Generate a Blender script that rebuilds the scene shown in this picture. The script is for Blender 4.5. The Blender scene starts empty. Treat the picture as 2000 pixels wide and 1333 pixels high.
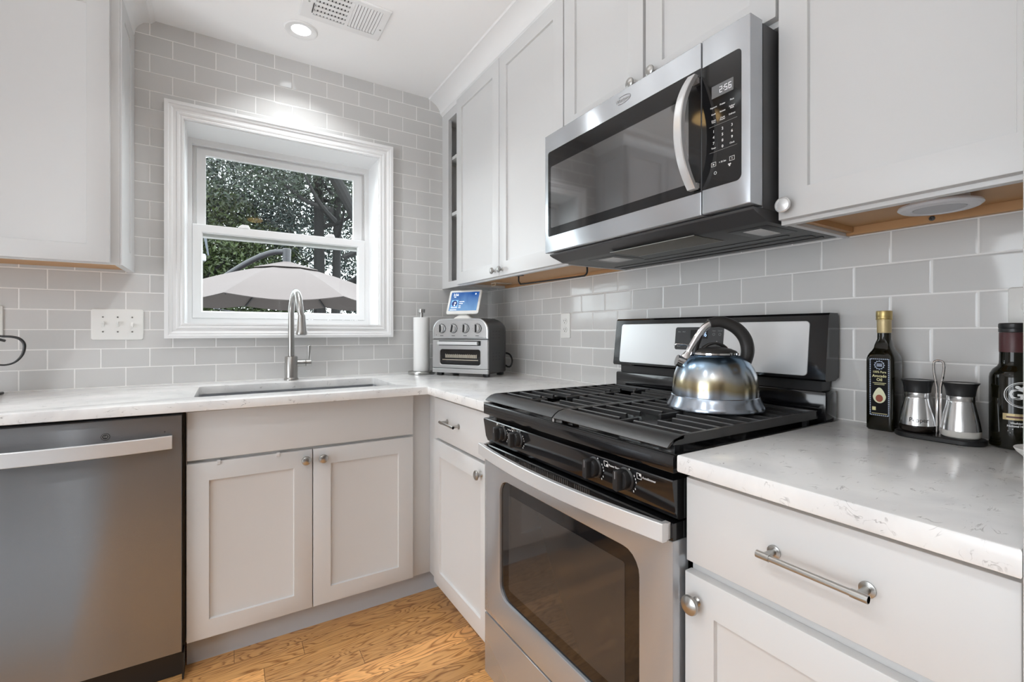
import bpy, bmesh, math, random
from math import sin, cos, pi, radians
from mathutils import Vector, Matrix

# ------------------------------------------------------------------ camera, world, light, exposure
SC = bpy.context.scene
COL = SC.collection
SC.view_settings.view_transform = 'Standard'
SC.view_settings.look = 'None'
SC.view_settings.exposure = -0.14
SC.view_settings.gamma = 1.0
SC.view_settings.use_curve_mapping = False
SC.cycles.use_denoising = True
SC.cycles.max_bounces = 10
SC.cycles.diffuse_bounces = 6
SC.cycles.glossy_bounces = 5
SC.cycles.transparent_max_bounces = 12
SC.cycles.caustics_reflective = False
SC.cycles.caustics_refractive = False
SC.cycles.sample_clamp_indirect = 6.0

cam_d = bpy.data.cameras.new('camera')
cam = bpy.data.objects.new('camera', cam_d)
COL.objects.link(cam)
cam_d.sensor_width = 36.0
cam_d.lens = 913.332 / 2000 * 36
cam_d.shift_x = -32.2 / 2000
cam_d.shift_y = -18.4 / 2000
cam_d.clip_start = 0.02
cam.location = (-1.34, -2.5397, 1.1412)
cam.rotation_euler = (pi / 2, 0, -0.5726)
SC.camera = cam

W = bpy.data.worlds.new('sky')
SC.world = W
W.use_nodes = True
bg = W.node_tree.nodes['Background']
bg.inputs[0].default_value = (0.88, 0.935, 0.99, 1)
bg.inputs[1].default_value = 7.0

CAN_W = 3.2        # watts of each recessed light near the sink
FAR_W = 4.0       # watts of each recessed light behind the camera
LENS_L = 7.0       # glow of the lenses themselves
DOOR_FILL_W = 6.0       # fill light at the opening added in the unseen left wall, watts
UP_W = 16.0        # added uplight behind the camera that brightens the ceiling, watts


def area(name, loc, rot, sx, sy, watts, color=(1, 1, 1)):
    l = bpy.data.lights.new(name, 'AREA')
    l.shape = 'RECTANGLE'
    l.size, l.size_y, l.energy, l.color = sx, sy, watts, color
    o = bpy.data.objects.new(name, l)
    o.location, o.rotation_euler = loc, rot
    COL.objects.link(o)
    return o


area('left_opening_fill', (-4.52, -2.35, 1.2), (0, radians(-90), 0), 2.1, 2.2, DOOR_FILL_W, (0.93, 0.965, 0.985))
LAMP_W = 4.5      # upward light of the semi-flush bowl lamp
l_ = area('bowl_lamp_bulb', (-1.15, -1.30, 2.085), (radians(180), 0, 0), .16, .16, LAMP_W, (0.94, 0.97, 0.985))
area('fill_uplight', (-2.75, -3.40, 1.84), (radians(180), 0, 0), .24, .24, UP_W, (0.94, 0.97, 0.985))

# ------------------------------------------------------------------ materials
def nt(m):
    return m.node_tree.nodes, m.node_tree.links


def mat(name, col, rough=0.5, metal=0.0, spec=0.5, bump=None, emis=None, estr=0.0, coat=0.0, aniso=None, var=None, alpha=None):
    m = bpy.data.materials.new(name)
    m.use_nodes = True
    N, L = nt(m)
    b = N['Principled BSDF']
    b.inputs['Base Color'].default_value = (*col, 1)
    b.inputs['Roughness'].default_value = rough
    b.inputs['Metallic'].default_value = metal
    b.inputs['Specular IOR Level'].default_value = spec
    if coat:
        b.inputs['Coat Weight'].default_value = coat
        b.inputs['Coat Roughness'].default_value = 0.04
    if emis:
        b.inputs['Emission Color'].default_value = (*emis, 1)
        b.inputs['Emission Strength'].default_value = estr
    tc = N.new('ShaderNodeTexCoord')
    if bump:
        sc, strength, dist, stretch = bump
        mp = N.new('ShaderNodeMapping')
        mp.inputs['Scale'].default_value = stretch
        L.new(tc.outputs['Object'], mp.inputs['Vector'])
        nz = N.new('ShaderNodeTexNoise')
        nz.inputs['Scale'].default_value = sc
        nz.inputs['Detail'].default_value = 3
        L.new(mp.outputs[0], nz.inputs['Vector'])
        bp = N.new('ShaderNodeBump')
        bp.inputs['Strength'].default_value = strength
        bp.inputs['Distance'].default_value = dist
        L.new(nz.outputs['Fac'], bp.inputs['Height'])
        L.new(bp.outputs[0], b.inputs['Normal'])
    if var:
        sc, amt = var
        nz = N.new('ShaderNodeTexNoise')
        nz.inputs['Scale'].default_value = sc
        L.new(tc.outputs['Object'], nz.inputs['Vector'])
        mx = N.new('ShaderNodeMix')
        mx.data_type = 'RGBA'
        mx.inputs[6].default_value = (*[c * (1 - amt) for c in col], 1)
        mx.inputs[7].default_value = (*[min(1, c * (1 + amt)) for c in col], 1)
        L.new(nz.outputs['Fac'], mx.inputs[0])
        L.new(mx.outputs[2], b.inputs['Base Color'])
    if aniso:
        b.inputs['Anisotropic'].default_value = aniso[0]
        cx = N.new('ShaderNodeCombineXYZ')
        for i in range(3):
            cx.inputs[i].default_value = aniso[1][i]
        L.new(cx.outputs[0], b.inputs['Tangent'])
    return m


def math_node(N, L, op, a, b=None):
    n = N.new('ShaderNodeMath')
    n.operation = op
    for i, v in enumerate((a, b)):
        if v is None:
            continue
        if isinstance(v, (int, float)):
            n.inputs[i].default_value = v
        else:
            L.new(v, n.inputs[i])
    return n.outputs[0]


TP, TR = 0.1556, 0.0782      # tile pitch along and up the wall


def tile_mat(name, axis, sign, off):
    m = bpy.data.materials.new(name)
    m.use_nodes = True
    N, L = nt(m)
    b = N['Principled BSDF']
    tc = N.new('ShaderNodeTexCoord')
    sp = N.new('ShaderNodeSeparateXYZ')
    L.new(tc.outputs['Object'], sp.inputs[0])
    u = math_node(N, L, 'MULTIPLY_ADD', sp.outputs[axis], sign)
    u.node.inputs[2].default_value = -sign * off + 100 * TP
    v = math_node(N, L, 'ADD', sp.outputs[2], -1.149 + 41 * TR)
    cb = N.new('ShaderNodeCombineXYZ')
    L.new(u, cb.inputs[0])
    L.new(v, cb.inputs[1])
    br = N.new('ShaderNodeTexBrick')
    br.offset, br.offset_frequency, br.squash = 0.5, 2, 1.0
    br.inputs['Color1'].default_value = (0.63, 0.622, 0.61, 1)
    br.inputs['Color2'].default_value = (0.59, 0.587, 0.577, 1)
    br.inputs['Mortar'].default_value = (0.86, 0.85, 0.835, 1)
    br.inputs['Scale'].default_value = 1.0
    br.inputs['Mortar Size'].default_value = 0.0018
    br.inputs['Mortar Smooth'].default_value = 0.12
    br.inputs['Bias'].default_value = 0.0
    br.inputs['Brick Width'].default_value = TP
    br.inputs['Row Height'].default_value = TR
    L.new(cb.outputs[0], br.inputs['Vector'])
    L.new(br.outputs['Color'], b.inputs['Base Color'])
    rg = N.new('ShaderNodeMapRange')
    rg.inputs['To Min'].default_value = 0.10
    rg.inputs['To Max'].default_value = 0.75
    L.new(br.outputs['Fac'], rg.inputs['Value'])
    L.new(rg.outputs[0], b.inputs['Roughness'])
    b.inputs['Specular IOR Level'].default_value = 0.55
    nz = N.new('ShaderNodeTexNoise')
    nz.inputs['Scale'].default_value = 9.0
    nz.inputs['Detail'].default_value = 1.0
    L.new(tc.outputs['Object'], nz.inputs['Vector'])
    b1 = N.new('ShaderNodeBump')
    b1.inputs['Strength'].default_value = 0.10
    b1.inputs['Distance'].default_value = 0.02
    L.new(nz.outputs['Fac'], b1.inputs['Height'])
    # wider soft edge so the tile rims round over into the grout
    br2 = N.new('ShaderNodeTexBrick')
    br2.offset, br2.offset_frequency, br2.squash = 0.5, 2, 1.0
    br2.inputs['Scale'].default_value = 1.0
    br2.inputs['Mortar Size'].default_value = 0.0055
    br2.inputs['Mortar Smooth'].default_value = 1.0
    br2.inputs['Brick Width'].default_value = TP
    br2.inputs['Row Height'].default_value = TR
    L.new(cb.outputs[0], br2.inputs['Vector'])
    b2 = N.new('ShaderNodeBump')
    b2.invert = True
    b2.inputs['Strength'].default_value = 0.5
    b2.inputs['Distance'].default_value = 0.0012
    L.new(br2.outputs['Fac'], b2.inputs['Height'])
    L.new(b1.outputs[0], b2.inputs['Normal'])
    L.new(b2.outputs[0], b.inputs['Normal'])
    return m


def quartz_mat():
    m = bpy.data.materials.new('quartz')
    m.use_nodes = True
    N, L = nt(m)
    b = N['Principled BSDF']
    tc = N.new('ShaderNodeTexCoord')
    mp = N.new('ShaderNodeMapping')
    mp.inputs['Scale'].default_value = (1, 1, 1)
    mp.inputs['Rotation'].default_value = (0, 0, 0.55)
    L.new(tc.outputs['Object'], mp.inputs['Vector'])
    # soft clouds
    n1 = N.new('ShaderNodeTexNoise')
    n1.inputs['Scale'].default_value = 7
    n1.inputs['Detail'].default_value = 6
    n1.inputs['Distortion'].default_value = 0.6
    L.new(mp.outputs[0], n1.inputs['Vector'])
    r1 = N.new('ShaderNodeValToRGB')
    r1.color_ramp.elements[0].position = 0.30
    r1.color_ramp.elements[0].color = (0.68, 0.68, 0.685, 1)
    r1.color_ramp.elements[1].position = 0.58
    r1.color_ramp.elements[1].color = (0.82, 0.82, 0.812, 1)
    L.new(n1.outputs['Fac'], r1.inputs[0])
    # short dark flecks: thin level lines of one noise, gated by another
    mp2 = N.new('ShaderNodeMapping')
    mp2.inputs['Scale'].default_value = (16, 38, 26)
    mp2.inputs['Rotation'].default_value = (0, 0, 0.4)
    L.new(tc.outputs['Object'], mp2.inputs['Vector'])
    n2 = N.new('ShaderNodeTexNoise')
    n2.inputs['Scale'].default_value = 1.0
    n2.inputs['Detail'].default_value = 4
    n2.inputs['Distortion'].default_value = 1.2
    L.new(mp2.outputs[0], n2.inputs['Vector'])
    d = math_node(N, L, 'ABSOLUTE', math_node(N, L, 'SUBTRACT', n2.outputs['Fac'], 0.5))
    line = N.new('ShaderNodeMapRange')
    line.inputs['From Min'].default_value = 0.0
    line.inputs['From Max'].default_value = 0.02
    line.inputs['To Min'].default_value = 1.0
    line.inputs['To Max'].default_value = 0.0
    L.new(d, line.inputs['Value'])
    n3 = N.new('ShaderNodeTexNoise')
    n3.inputs['Scale'].default_value = 34
    n3.inputs['Detail'].default_value = 2
    L.new(tc.outputs['Object'], n3.inputs['Vector'])
    g = N.new('ShaderNodeMapRange')
    g.inputs['From Min'].default_value = 0.53
    g.inputs['From Max'].default_value = 0.68
    L.new(n3.outputs['Fac'], g.inputs['Value'])
    fac = math_node(N, L, 'MULTIPLY', line.outputs[0], g.outputs[0])
    fac2 = math_node(N, L, 'MULTIPLY', fac, 0.8)
    mx = N.new('ShaderNodeMix')
    mx.data_type = 'RGBA'
    L.new(fac2, mx.inputs[0])
    L.new(r1.outputs[0], mx.inputs[6])
    mx.inputs[7].default_value = (0.25, 0.24, 0.24, 1)
    L.new(mx.outputs[2], b.inputs['Base Color'])
    b.inputs['Roughness'].default_value = 0.16
    b.inputs['Specular IOR Level'].default_value = 0.5
    return m


def oak_mat():
    m = bpy.data.materials.new('oak_floor')
    m.use_nodes = True
    N, L = nt(m)
    b = N['Principled BSDF']
    tc = N.new('ShaderNodeTexCoord')
    sp = N.new('ShaderNodeSeparateXYZ')
    L.new(tc.outputs['Object'], sp.inputs[0])
    PW = 0.0815
    vy = math_node(N, L, 'DIVIDE', math_node(N, L, 'ADD', sp.outputs[1], 10.0 + 0.013), PW)
    row = math_node(N, L, 'FLOOR', vy)
    wn = N.new('ShaderNodeTexWhiteNoise')
    wn.noise_dimensions = '1D'
    L.new(row, wn.inputs['W'])
    ux = math_node(N, L, 'ADD', math_node(N, L, 'DIVIDE', math_node(N, L, 'ADD', sp.outputs[0], 20.0), 1.05), math_node(N, L, 'MULTIPLY', wn.outputs['Value'], 7.3))
    idx = math_node(N, L, 'FLOOR', ux)
    cb = N.new('ShaderNodeCombineXYZ')
    L.new(row, cb.inputs[0])
    L.new(idx, cb.inputs[1])
    w2 = N.new('ShaderNodeTexWhiteNoise')
    w2.noise_dimensions = '2D'
    L.new(cb.outputs[0], w2.inputs['Vector'])
    # grain: stretched, offset per plank
    off = math_node(N, L, 'MULTIPLY', w2.outputs['Value'], 37.0)
    g1 = N.new('ShaderNodeCombineXYZ')
    L.new(math_node(N, L, 'MULTIPLY', sp.outputs[0], 1.6), g1.inputs[0])
    L.new(math_node(N, L, 'MULTIPLY', sp.outputs[1], 9.0), g1.inputs[1])
    L.new(off, g1.inputs[2])
    n1 = N.new('ShaderNodeTexNoise')
    n1.inputs['Scale'].default_value = 1.7
    n1.inputs['Detail'].default_value = 2.0
    n1.inputs['Roughness'].default_value = 0.4
    n1.inputs['Distortion'].default_value = 0.6
    L.new(g1.outputs[0], n1.inputs['Vector'])
    rings = math_node(N, L, 'FRACT', math_node(N, L, 'MULTIPLY', n1.outputs['Fac'], 19.0))
    rr = N.new('ShaderNodeValToRGB')
    e = rr.color_ramp.elements
    e[0].position, e[0].color = 0.0, (0.25, 0.25, 0.25, 1)
    e[1].position, e[1].color = 1.0, (0.15, 0.15, 0.15, 1)
    a = rr.color_ramp.elements.new(0.22)
    a.color = (1, 1, 1, 1)
    a = rr.color_ramp.elements.new(0.75)
    a.color = (0.8, 0.8, 0.8, 1)
    L.new(rings, rr.inputs[0])
    # fine pores
    g2 = N.new('ShaderNodeCombineXYZ')
    L.new(math_node(N, L, 'MULTIPLY', sp.outputs[0], 14.0), g2.inputs[0])
    L.new(math_node(N, L, 'MULTIPLY', sp.outputs[1], 420.0), g2.inputs[1])
    L.new(off, g2.inputs[2])
    n2 = N.new('ShaderNodeTexNoise')
    n2.inputs['Scale'].default_value = 1.0
    n2.inputs['Detail'].default_value = 2.0
    L.new(g2.outputs[0], n2.inputs['Vector'])
    grain = math_node(N, L, 'MULTIPLY_ADD', n2.outputs['Fac'], 0.5)
    L.new(math_node(N, L, 'MULTIPLY', rr.outputs[0], 0.75), grain.node.inputs[2])
    cr = N.new('ShaderNodeValToRGB')
    cr.color_ramp.elements[0].position = 0.25
    cr.color_ramp.elements[0].color = (0.30, 0.105, 0.026, 1)
    cr.color_ramp.elements[1].position = 0.95
    cr.color_ramp.elements[1].color = (0.88, 0.47, 0.175, 1)
    L.new(grain, cr.inputs[0])
    tone = N.new('ShaderNodeHueSaturation')
    L.new(cr.outputs[0], tone.inputs['Color'])
    vr = N.new('ShaderNodeMapRange')
    vr.inputs['To Min'].default_value = 0.62
    vr.inputs['To Max'].default_value = 1.12
    L.new(w2.outputs['Value'], vr.inputs['Value'])
    L.new(vr.outputs[0], tone.inputs['Value'])
    # joints
    fy = math_node(N, L, 'FRACT', vy)
    ey = math_node(N, L, 'MINIMUM', fy, math_node(N, L, 'SUBTRACT', 1.0, fy))
    fx = math_node(N, L, 'FRACT', ux)
    ex = math_node(N, L, 'MULTIPLY', math_node(N, L, 'MINIMUM', fx, math_node(N, L, 'SUBTRACT', 1.0, fx)), 12.9)
    em = math_node(N, L, 'MINIMUM', ey, ex)
    jm = N.new('ShaderNodeMapRange')
    jm.inputs['From Min'].default_value = 0.004
    jm.inputs['From Max'].default_value = 0.014
    L.new(em, jm.inputs['Value'])
    mx = N.new('ShaderNodeMix')
    mx.data_type = 'RGBA'
    mx.inputs[6].default_value = (0.10, 0.05, 0.02, 1)
    L.new(jm.outputs[0], mx.inputs[0])
    L.new(tone.outputs[0], mx.inputs[7])
    L.new(mx.outputs[2], b.inputs['Base Color'])
    b.inputs['Roughness'].default_value = 0.32
    bp = N.new('ShaderNodeBump')
    bp.inputs['Strength'].default_value = 0.15
    bp.inputs['Distance'].default_value = 0.001
    L.new(jm.outputs[0], bp.inputs['Height'])
    L.new(bp.outputs[0], b.inputs['Normal'])
    return m


def pane_mat():
    m = bpy.data.materials.new('window_glass')
    m.use_nodes = True
    N, L = nt(m)
    N.remove(N['Principled BSDF'])
    t = N.new('ShaderNodeBsdfTransparent')
    t.inputs[0].default_value = (0.95, 0.97, 0.96, 1)
    g = N.new('ShaderNodeBsdfGlossy')
    g.inputs['Roughness'].default_value = 0.0
    fr = N.new('ShaderNodeFresnel')
    fr.inputs[0].default_value = 1.5
    mx = N.new('ShaderNodeMixShader')
    L.new(math_node(N, L, 'MULTIPLY', fr.outputs[0], 0.40), mx.inputs[0])
    L.new(t.outputs[0], mx.inputs[1])
    L.new(g.outputs[0], mx.inputs[2])
    L.new(mx.outputs[0], N['Material Output'].inputs[0])
    return m


def leaf_mat(name, c1, c2):
    m = bpy.data.materials.new(name)
    m.use_nodes = True
    N, L = nt(m)
    b = N['Principled BSDF']
    ge = N.new('ShaderNodeNewGeometry')
    mx = N.new('ShaderNodeMix')
    mx.data_type = 'RGBA'
    mx.inputs[6].default_value = (*c1, 1)
    mx.inputs[7].default_value = (*c2, 1)
    L.new(ge.outputs['Random Per Island'], mx.inputs[0])
    L.new(mx.outputs[2], b.inputs['Base Color'])
    b.inputs['Roughness'].default_value = 0.5
    return m


def kettle_mat():
    m = mat('kettle_steel', (0.55, 0.56, 0.58), 0.22, 1.0, aniso=(0.5, (0, 0, 1)))
    N, L = nt(m)
    b = N['Principled BSDF']
    tc = N.new('ShaderNodeTexCoord')
    nz = N.new('ShaderNodeTexNoise')
    nz.inputs['Scale'].default_value = 11
    nz.inputs['Detail'].default_value = 3
    L.new(tc.outputs['Object'], nz.inputs['Vector'])
    sp = N.new('ShaderNodeSeparateXYZ')
    L.new(tc.outputs['Object'], sp.inputs[0])
    # heat tint by height on the body: straw low, blue at the shoulder
    h = N.new('ShaderNodeValToRGB')
    e = h.color_ramp.elements
    e[0].position, e[0].color = 0.0, (0.42, 0.47, 0.54, 1)
    e[1].position, e[1].color = 1.0, (0.06, 0.15, 0.27, 1)
    for p, c in ((0.30, (0.44, 0.50, 0.58, 1)), (0.42, (0.40, 0.33, 0.19, 1)), (0.52, (0.48, 0.42, 0.28, 1)), (0.62, (0.52, 0.54, 0.55, 1)), (0.80, (0.30, 0.42, 0.55, 1))):
        x = e.new(p)
        x.color = c
    hz = math_node(N, L, 'DIVIDE', sp.outputs[2], 0.14)
    L.new(math_node(N, L, 'ADD', hz, math_node(N, L, 'MULTIPLY', math_node(N, L, 'SUBTRACT', nz.outputs['Fac'], 0.5), 0.35)), h.inputs[0])
    L.new(h.outputs[0], b.inputs['Base Color'])
    return m


def screen_mat():
    m = bpy.data.materials.new('display_screen')
    m.use_nodes = True
    N, L = nt(m)
    b = N['Principled BSDF']
    b.inputs['Base Color'].default_value = (0.01, 0.01, 0.02, 1)
    b.inputs['Roughness'].default_value = 0.15
    tc = N.new('ShaderNodeTexCoord')
    w = N.new('ShaderNodeTexNoise')
    w.inputs['Scale'].default_value = 9
    w.inputs['Distortion'].default_value = 1.4
    L.new(tc.outputs['Object'], w.inputs['Vector'])
    sp = N.new('ShaderNodeSeparateXYZ')
    L.new(tc.outputs['Generated'], sp.inputs[0])
    f = math_node(N, L, 'ADD', math_node(N, L, 'MULTIPLY', w.outputs['Fac'], 0.55), math_node(N, L, 'MULTIPLY', math_node(N, L, 'SUBTRACT', 1.0, sp.outputs[2]), 0.65))
    r = N.new('ShaderNodeValToRGB')
    e = r.color_ramp.elements
    e[0].position, e[0].color = 0.2, (0.01, 0.12, 0.50, 1)
    e[1].position, e[1].color = 0.85, (0.28, 0.55, 0.95, 1)
    L.new(f, r.inputs[0])
    L.new(r.outputs[0], b.inputs['Emission Color'])
    b.inputs['Emission Strength'].default_value = 0.75
    return m


M = {}
M['tile_back'] = tile_mat('grey_subway_tile_back', 0, 1.0, -1.6155)
M['tile_right'] = tile_mat('grey_subway_tile_right', 1, -1.0, -0.3561)
M['white'] = mat('white_cabinet_paint', (0.625, 0.625, 0.622), 0.38, var=(3, 0.012))
M['trim'] = mat('white_trim_paint', (0.82, 0.82, 0.82), 0.32)
M['ceiling'] = mat('ceiling_paint', (0.93, 0.93, 0.93), 0.9, bump=(60, 0.05, 0.002, (1, 1, 1)))
M['wall'] = mat('room_wall_paint', (0.80, 0.80, 0.80), 0.85)
M['rear'] = mat('rear_wall_paint', (0.34, 0.34, 0.345), 0.85)
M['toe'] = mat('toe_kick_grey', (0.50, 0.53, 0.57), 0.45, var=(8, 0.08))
M['vinyl'] = mat('window_vinyl', (0.83, 0.83, 0.83), 0.35)
M['bounce_rug'] = mat('bounce_rug_grey', (0.53, 0.535, 0.545), 0.95, bump=(120, .3, .003, (1, 1, 1)))
M['quartz'] = quartz_mat()
M['oak'] = oak_mat()
M['ply'] = mat('birch_ply', (0.50, 0.28, 0.125), 0.5, bump=(4, 0.1, 0.001, (2, 30, 2)), var=(6, 0.10))
M['steel_x'] = mat('brushed_steel_appliance', (0.48, 0.50, 0.525), 0.24, 0.68, aniso=(0.85, (0, 0, 1)))
M['steel_dark'] = mat('brushed_steel_dishwasher', (0.28, 0.29, 0.305), 0.23, 0.80, aniso=(1.0, (0, 0, 1)))
M['steel_light'] = mat('satin_steel_trim', (0.76, 0.77, 0.78), 0.30, 0.55)
M['toaster_shell'] = mat('dark_steel_shell', (0.10, 0.10, 0.102), 0.3, 0.8)
M['steel_mid'] = mat('satin_steel_oven', (0.55, 0.555, 0.56), 0.28, 0.8)
M['nickel'] = mat('brushed_nickel', (0.44, 0.435, 0.42), 0.28, 1.0)
M['chrome'] = mat('chrome', (0.78, 0.78, 0.79), 0.08, 1.0)
M['sink'] = mat('sink_steel', (0.55, 0.56, 0.58), 0.30, 1.0)
M['black_gloss'] = mat('black_enamel', (0.006, 0.006, 0.007), 0.10, 0.0, 0.6)
M['black_panel'] = mat('black_panel_glass', (0.008, 0.008, 0.009), 0.06, 0.0, 0.5)
M['oven_window'] = mat('oven_window_screen', (0.035, 0.032, 0.030), 0.05, 0.0, 0.55)
M['mw_window'] = mat('microwave_window_screen', (0.27, 0.27, 0.275), 0.05, 0.9, 0.5)
M['iron'] = mat('cast_iron', (0.022, 0.022, 0.023), 0.36, 0.0, 0.7, bump=(180, 0.15, 0.0006, (1, 1, 1)))
M['black_plastic'] = mat('black_plastic', (0.012, 0.012, 0.013), 0.38)
M['dark_grey'] = mat('charcoal_metal', (0.055, 0.055, 0.057), 0.38)
M['mid_grey'] = mat('grey_plastic_panel', (0.045, 0.047, 0.05), 0.25)
M['filter'] = mat('grease_filter_mesh', (0.16, 0.145, 0.12), 0.45, 0.6, bump=(260, 0.9, 0.003, (1, 1, 1)))
M['lamp_lens'] = mat('frosted_lamp_lens', (0.62, 0.63, 0.64), 0.25, bump=(1, 0.6, 0.002, (20, 900, 1)))
M['ink_white'] = mat('white_print', (0.75, 0.75, 0.75), 0.5)
M['ink_grey'] = mat('grey_print', (0.30, 0.30, 0.30), 0.5)
M['ink_black'] = mat('black_print', (0.02, 0.02, 0.02), 0.5)
M['lcd'] = mat('lcd_window', (0.16, 0.165, 0.17), 0.2)
M['lcd_digit'] = mat('lcd_digits', (0.75, 0.75, 0.75), 0.4, emis=(0.9, 0.93, 1.0), estr=0.35)
M['blue_digit'] = mat('blue_clock_digits', (0.3, 0.4, 0.6), 0.4, emis=(0.45, 0.65, 1.0), estr=1.5)
M['plate'] = mat('white_switch_plastic', (0.80, 0.795, 0.77), 0.35)
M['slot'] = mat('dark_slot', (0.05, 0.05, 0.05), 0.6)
M['paper'] = mat('paper_towel', (0.84, 0.84, 0.83), 0.9, bump=(260, 0.3, 0.002, (1, 1, 1)))
M['device'] = mat('white_device_plastic', (0.78, 0.77, 0.74), 0.4)
M['screen'] = screen_mat()
M['screen_text'] = mat('screen_text', (0.8, 0.8, 0.8), 0.5, emis=(0.85, 0.92, 1.0), estr=0.85)
M['screen_dark'] = mat('screen_dark_art', (0.01, 0.02, 0.08), 0.5, emis=(0.02, 0.05, 0.22), estr=0.5)
M['screen_mid'] = mat('screen_art_tile', (0.2, 0.4, 0.7), 0.5, emis=(0.22, 0.48, 0.90), estr=0.7)
M['kettle'] = kettle_mat()
M['kettle_grip'] = mat('kettle_grip', (0.030, 0.028, 0.027), 0.45)
M['bottle'] = mat('dark_green_glass', (0.0060, 0.0055, 0.0024), 0.08, 0.0, 0.4)
M['gold'] = mat('gold_cap', (0.52, 0.40, 0.17), 0.35, 0.85)
M['gold_foil'] = mat('gold_foil', (0.55, 0.44, 0.24), 0.45, 0.5)
M['label_black'] = mat('black_label', (0.005, 0.005, 0.006), 0.6, 0.0, 0.15)
M['label_gold'] = mat('cream_label_print', (0.70, 0.66, 0.36), 0.5)
M['label_blue'] = mat('pale_blue_label_print', (0.45, 0.52, 0.65), 0.5)
M['avo_flesh'] = mat('avocado_flesh_print', (0.72, 0.72, 0.50), 0.5)
M['avo_pit'] = mat('avocado_pit_print', (0.28, 0.06, 0.025), 0.4)
M['maroon'] = mat('maroon_foil', (0.075, 0.022, 0.024), 0.4)
M['satin'] = mat('satin_shaker_steel', (0.70, 0.70, 0.70), 0.22, 1.0)
M['pepper'] = mat('peppercorn_glass', (0.012, 0.008, 0.006), 0.15)
M['salt'] = mat('salt_glass', (0.62, 0.60, 0.56), 0.3)
M['puck'] = mat('puck_light_plastic', (0.72, 0.72, 0.75), 0.4)
M['puck_lens'] = mat('puck_light_lens', (0.46, 0.46, 0.49), 0.35)
M['clear'] = mat('clear_plastic_edge', (0.55, 0.45, 0.35), 0.2)
M['can_lens'] = mat('downlight_lens', (0.9, 0.9, 0.9), 0.4, emis=(0.90, 0.955, 1.0), estr=LENS_L)
M['warm_lens'] = mat('warm_bowl_lens', (0.9, 0.7, 0.4), 0.4, emis=(1.0, 0.66, 0.28), estr=6.0)
M['pane'] = pane_mat()
M['daylit'] = mat('daylight_pane', (0.8, 0.85, 0.9), 0.3, emis=(0.9, 0.95, 1.0), estr=0.6)
M['canopy'] = mat('taupe_canopy_fabric', (0.115, 0.096, 0.092), 0.9, bump=(40, 0.2, 0.01, (1, 1, 1)), var=(2, 0.05))
M['pole'] = mat('grey_parasol_pole', (0.018, 0.018, 0.022), 0.4)
M['bark'] = mat('tree_bark', (0.0055, 0.005, 0.005), 0.9)
M['leaf_a'] = leaf_mat('leaf_dark', (0.0045, 0.0105, 0.0042), (0.0130, 0.0290, 0.0100))
M['leaf_b'] = leaf_mat('leaf_mid', (0.0100, 0.0185, 0.0030), (0.0340, 0.0540, 0.0090))
M['leaf_c'] = leaf_mat('leaf_blue', (0.0035, 0.0110, 0.0100), (0.0105, 0.0270, 0.0230))
M['patio'] = mat('patio_concrete', (0.20, 0.195, 0.19), 0.9, var=(3, 0.1))
M['gutter'] = mat('grey_gutter', (0.06, 0.07, 0.085), 0.5)
M['gutter_white'] = mat('white_soffit', (0.30, 0.31, 0.33), 0.5)

# ------------------------------------------------------------------ mesh builder
def mR(x0):
    return lambda u, v, d: (x0 - d, u, v)       # faces -x : u = y


def mB(y0):
    return lambda u, v, d: (u, y0 - d, v)       # faces -y : u = x


def mT(z0):
    return lambda u, v, d: (u, v, z0 + d)       # faces up


def mD(z0):
    return lambda u, v, d: (u, v, z0 - d)       # faces down


def rect(u0, u1, v0, v1, i=0.0):
    a, b, c, d = min(u0, u1) + i, max(u0, u1) - i, min(v0, v1) + i, max(v0, v1) - i
    return [(a, c), (b, c), (b, d), (a, d)]


def rrect(u0, u1, v0, v1, r, i=0.0, n=5):
    """rounded rectangle, counter-clockwise; r may be one radius or four (ll, lr, ur, ul)"""
    a, b, c, d = min(u0, u1) + i, max(u0, u1) - i, min(v0, v1) + i, max(v0, v1) - i
    rs = [r] * 4 if isinstance(r, (int, float)) else list(r)
    rs = [max(0.0002, q - i) for q in rs]
    out = []
    for (cu, cv, s, t, a0), q in zip(((a, c, 1, 1, pi), (b, c, -1, 1, 1.5 * pi), (b, d, -1, -1, 0), (a, d, 1, -1, .5 * pi)), rs):
        for k in range(n + 1):
            an = a0 + .5 * pi * k / n
            out.append((cu + s * q + q * cos(an), cv + t * q + q * sin(an)))
    return out


def ring(cu, cv, ru, rv=None, n=32):
    rv = ru if rv is None else rv
    return [(cu + ru * cos(2 * pi * k / n), cv + rv * sin(2 * pi * k / n)) for k in range(n)]


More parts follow.
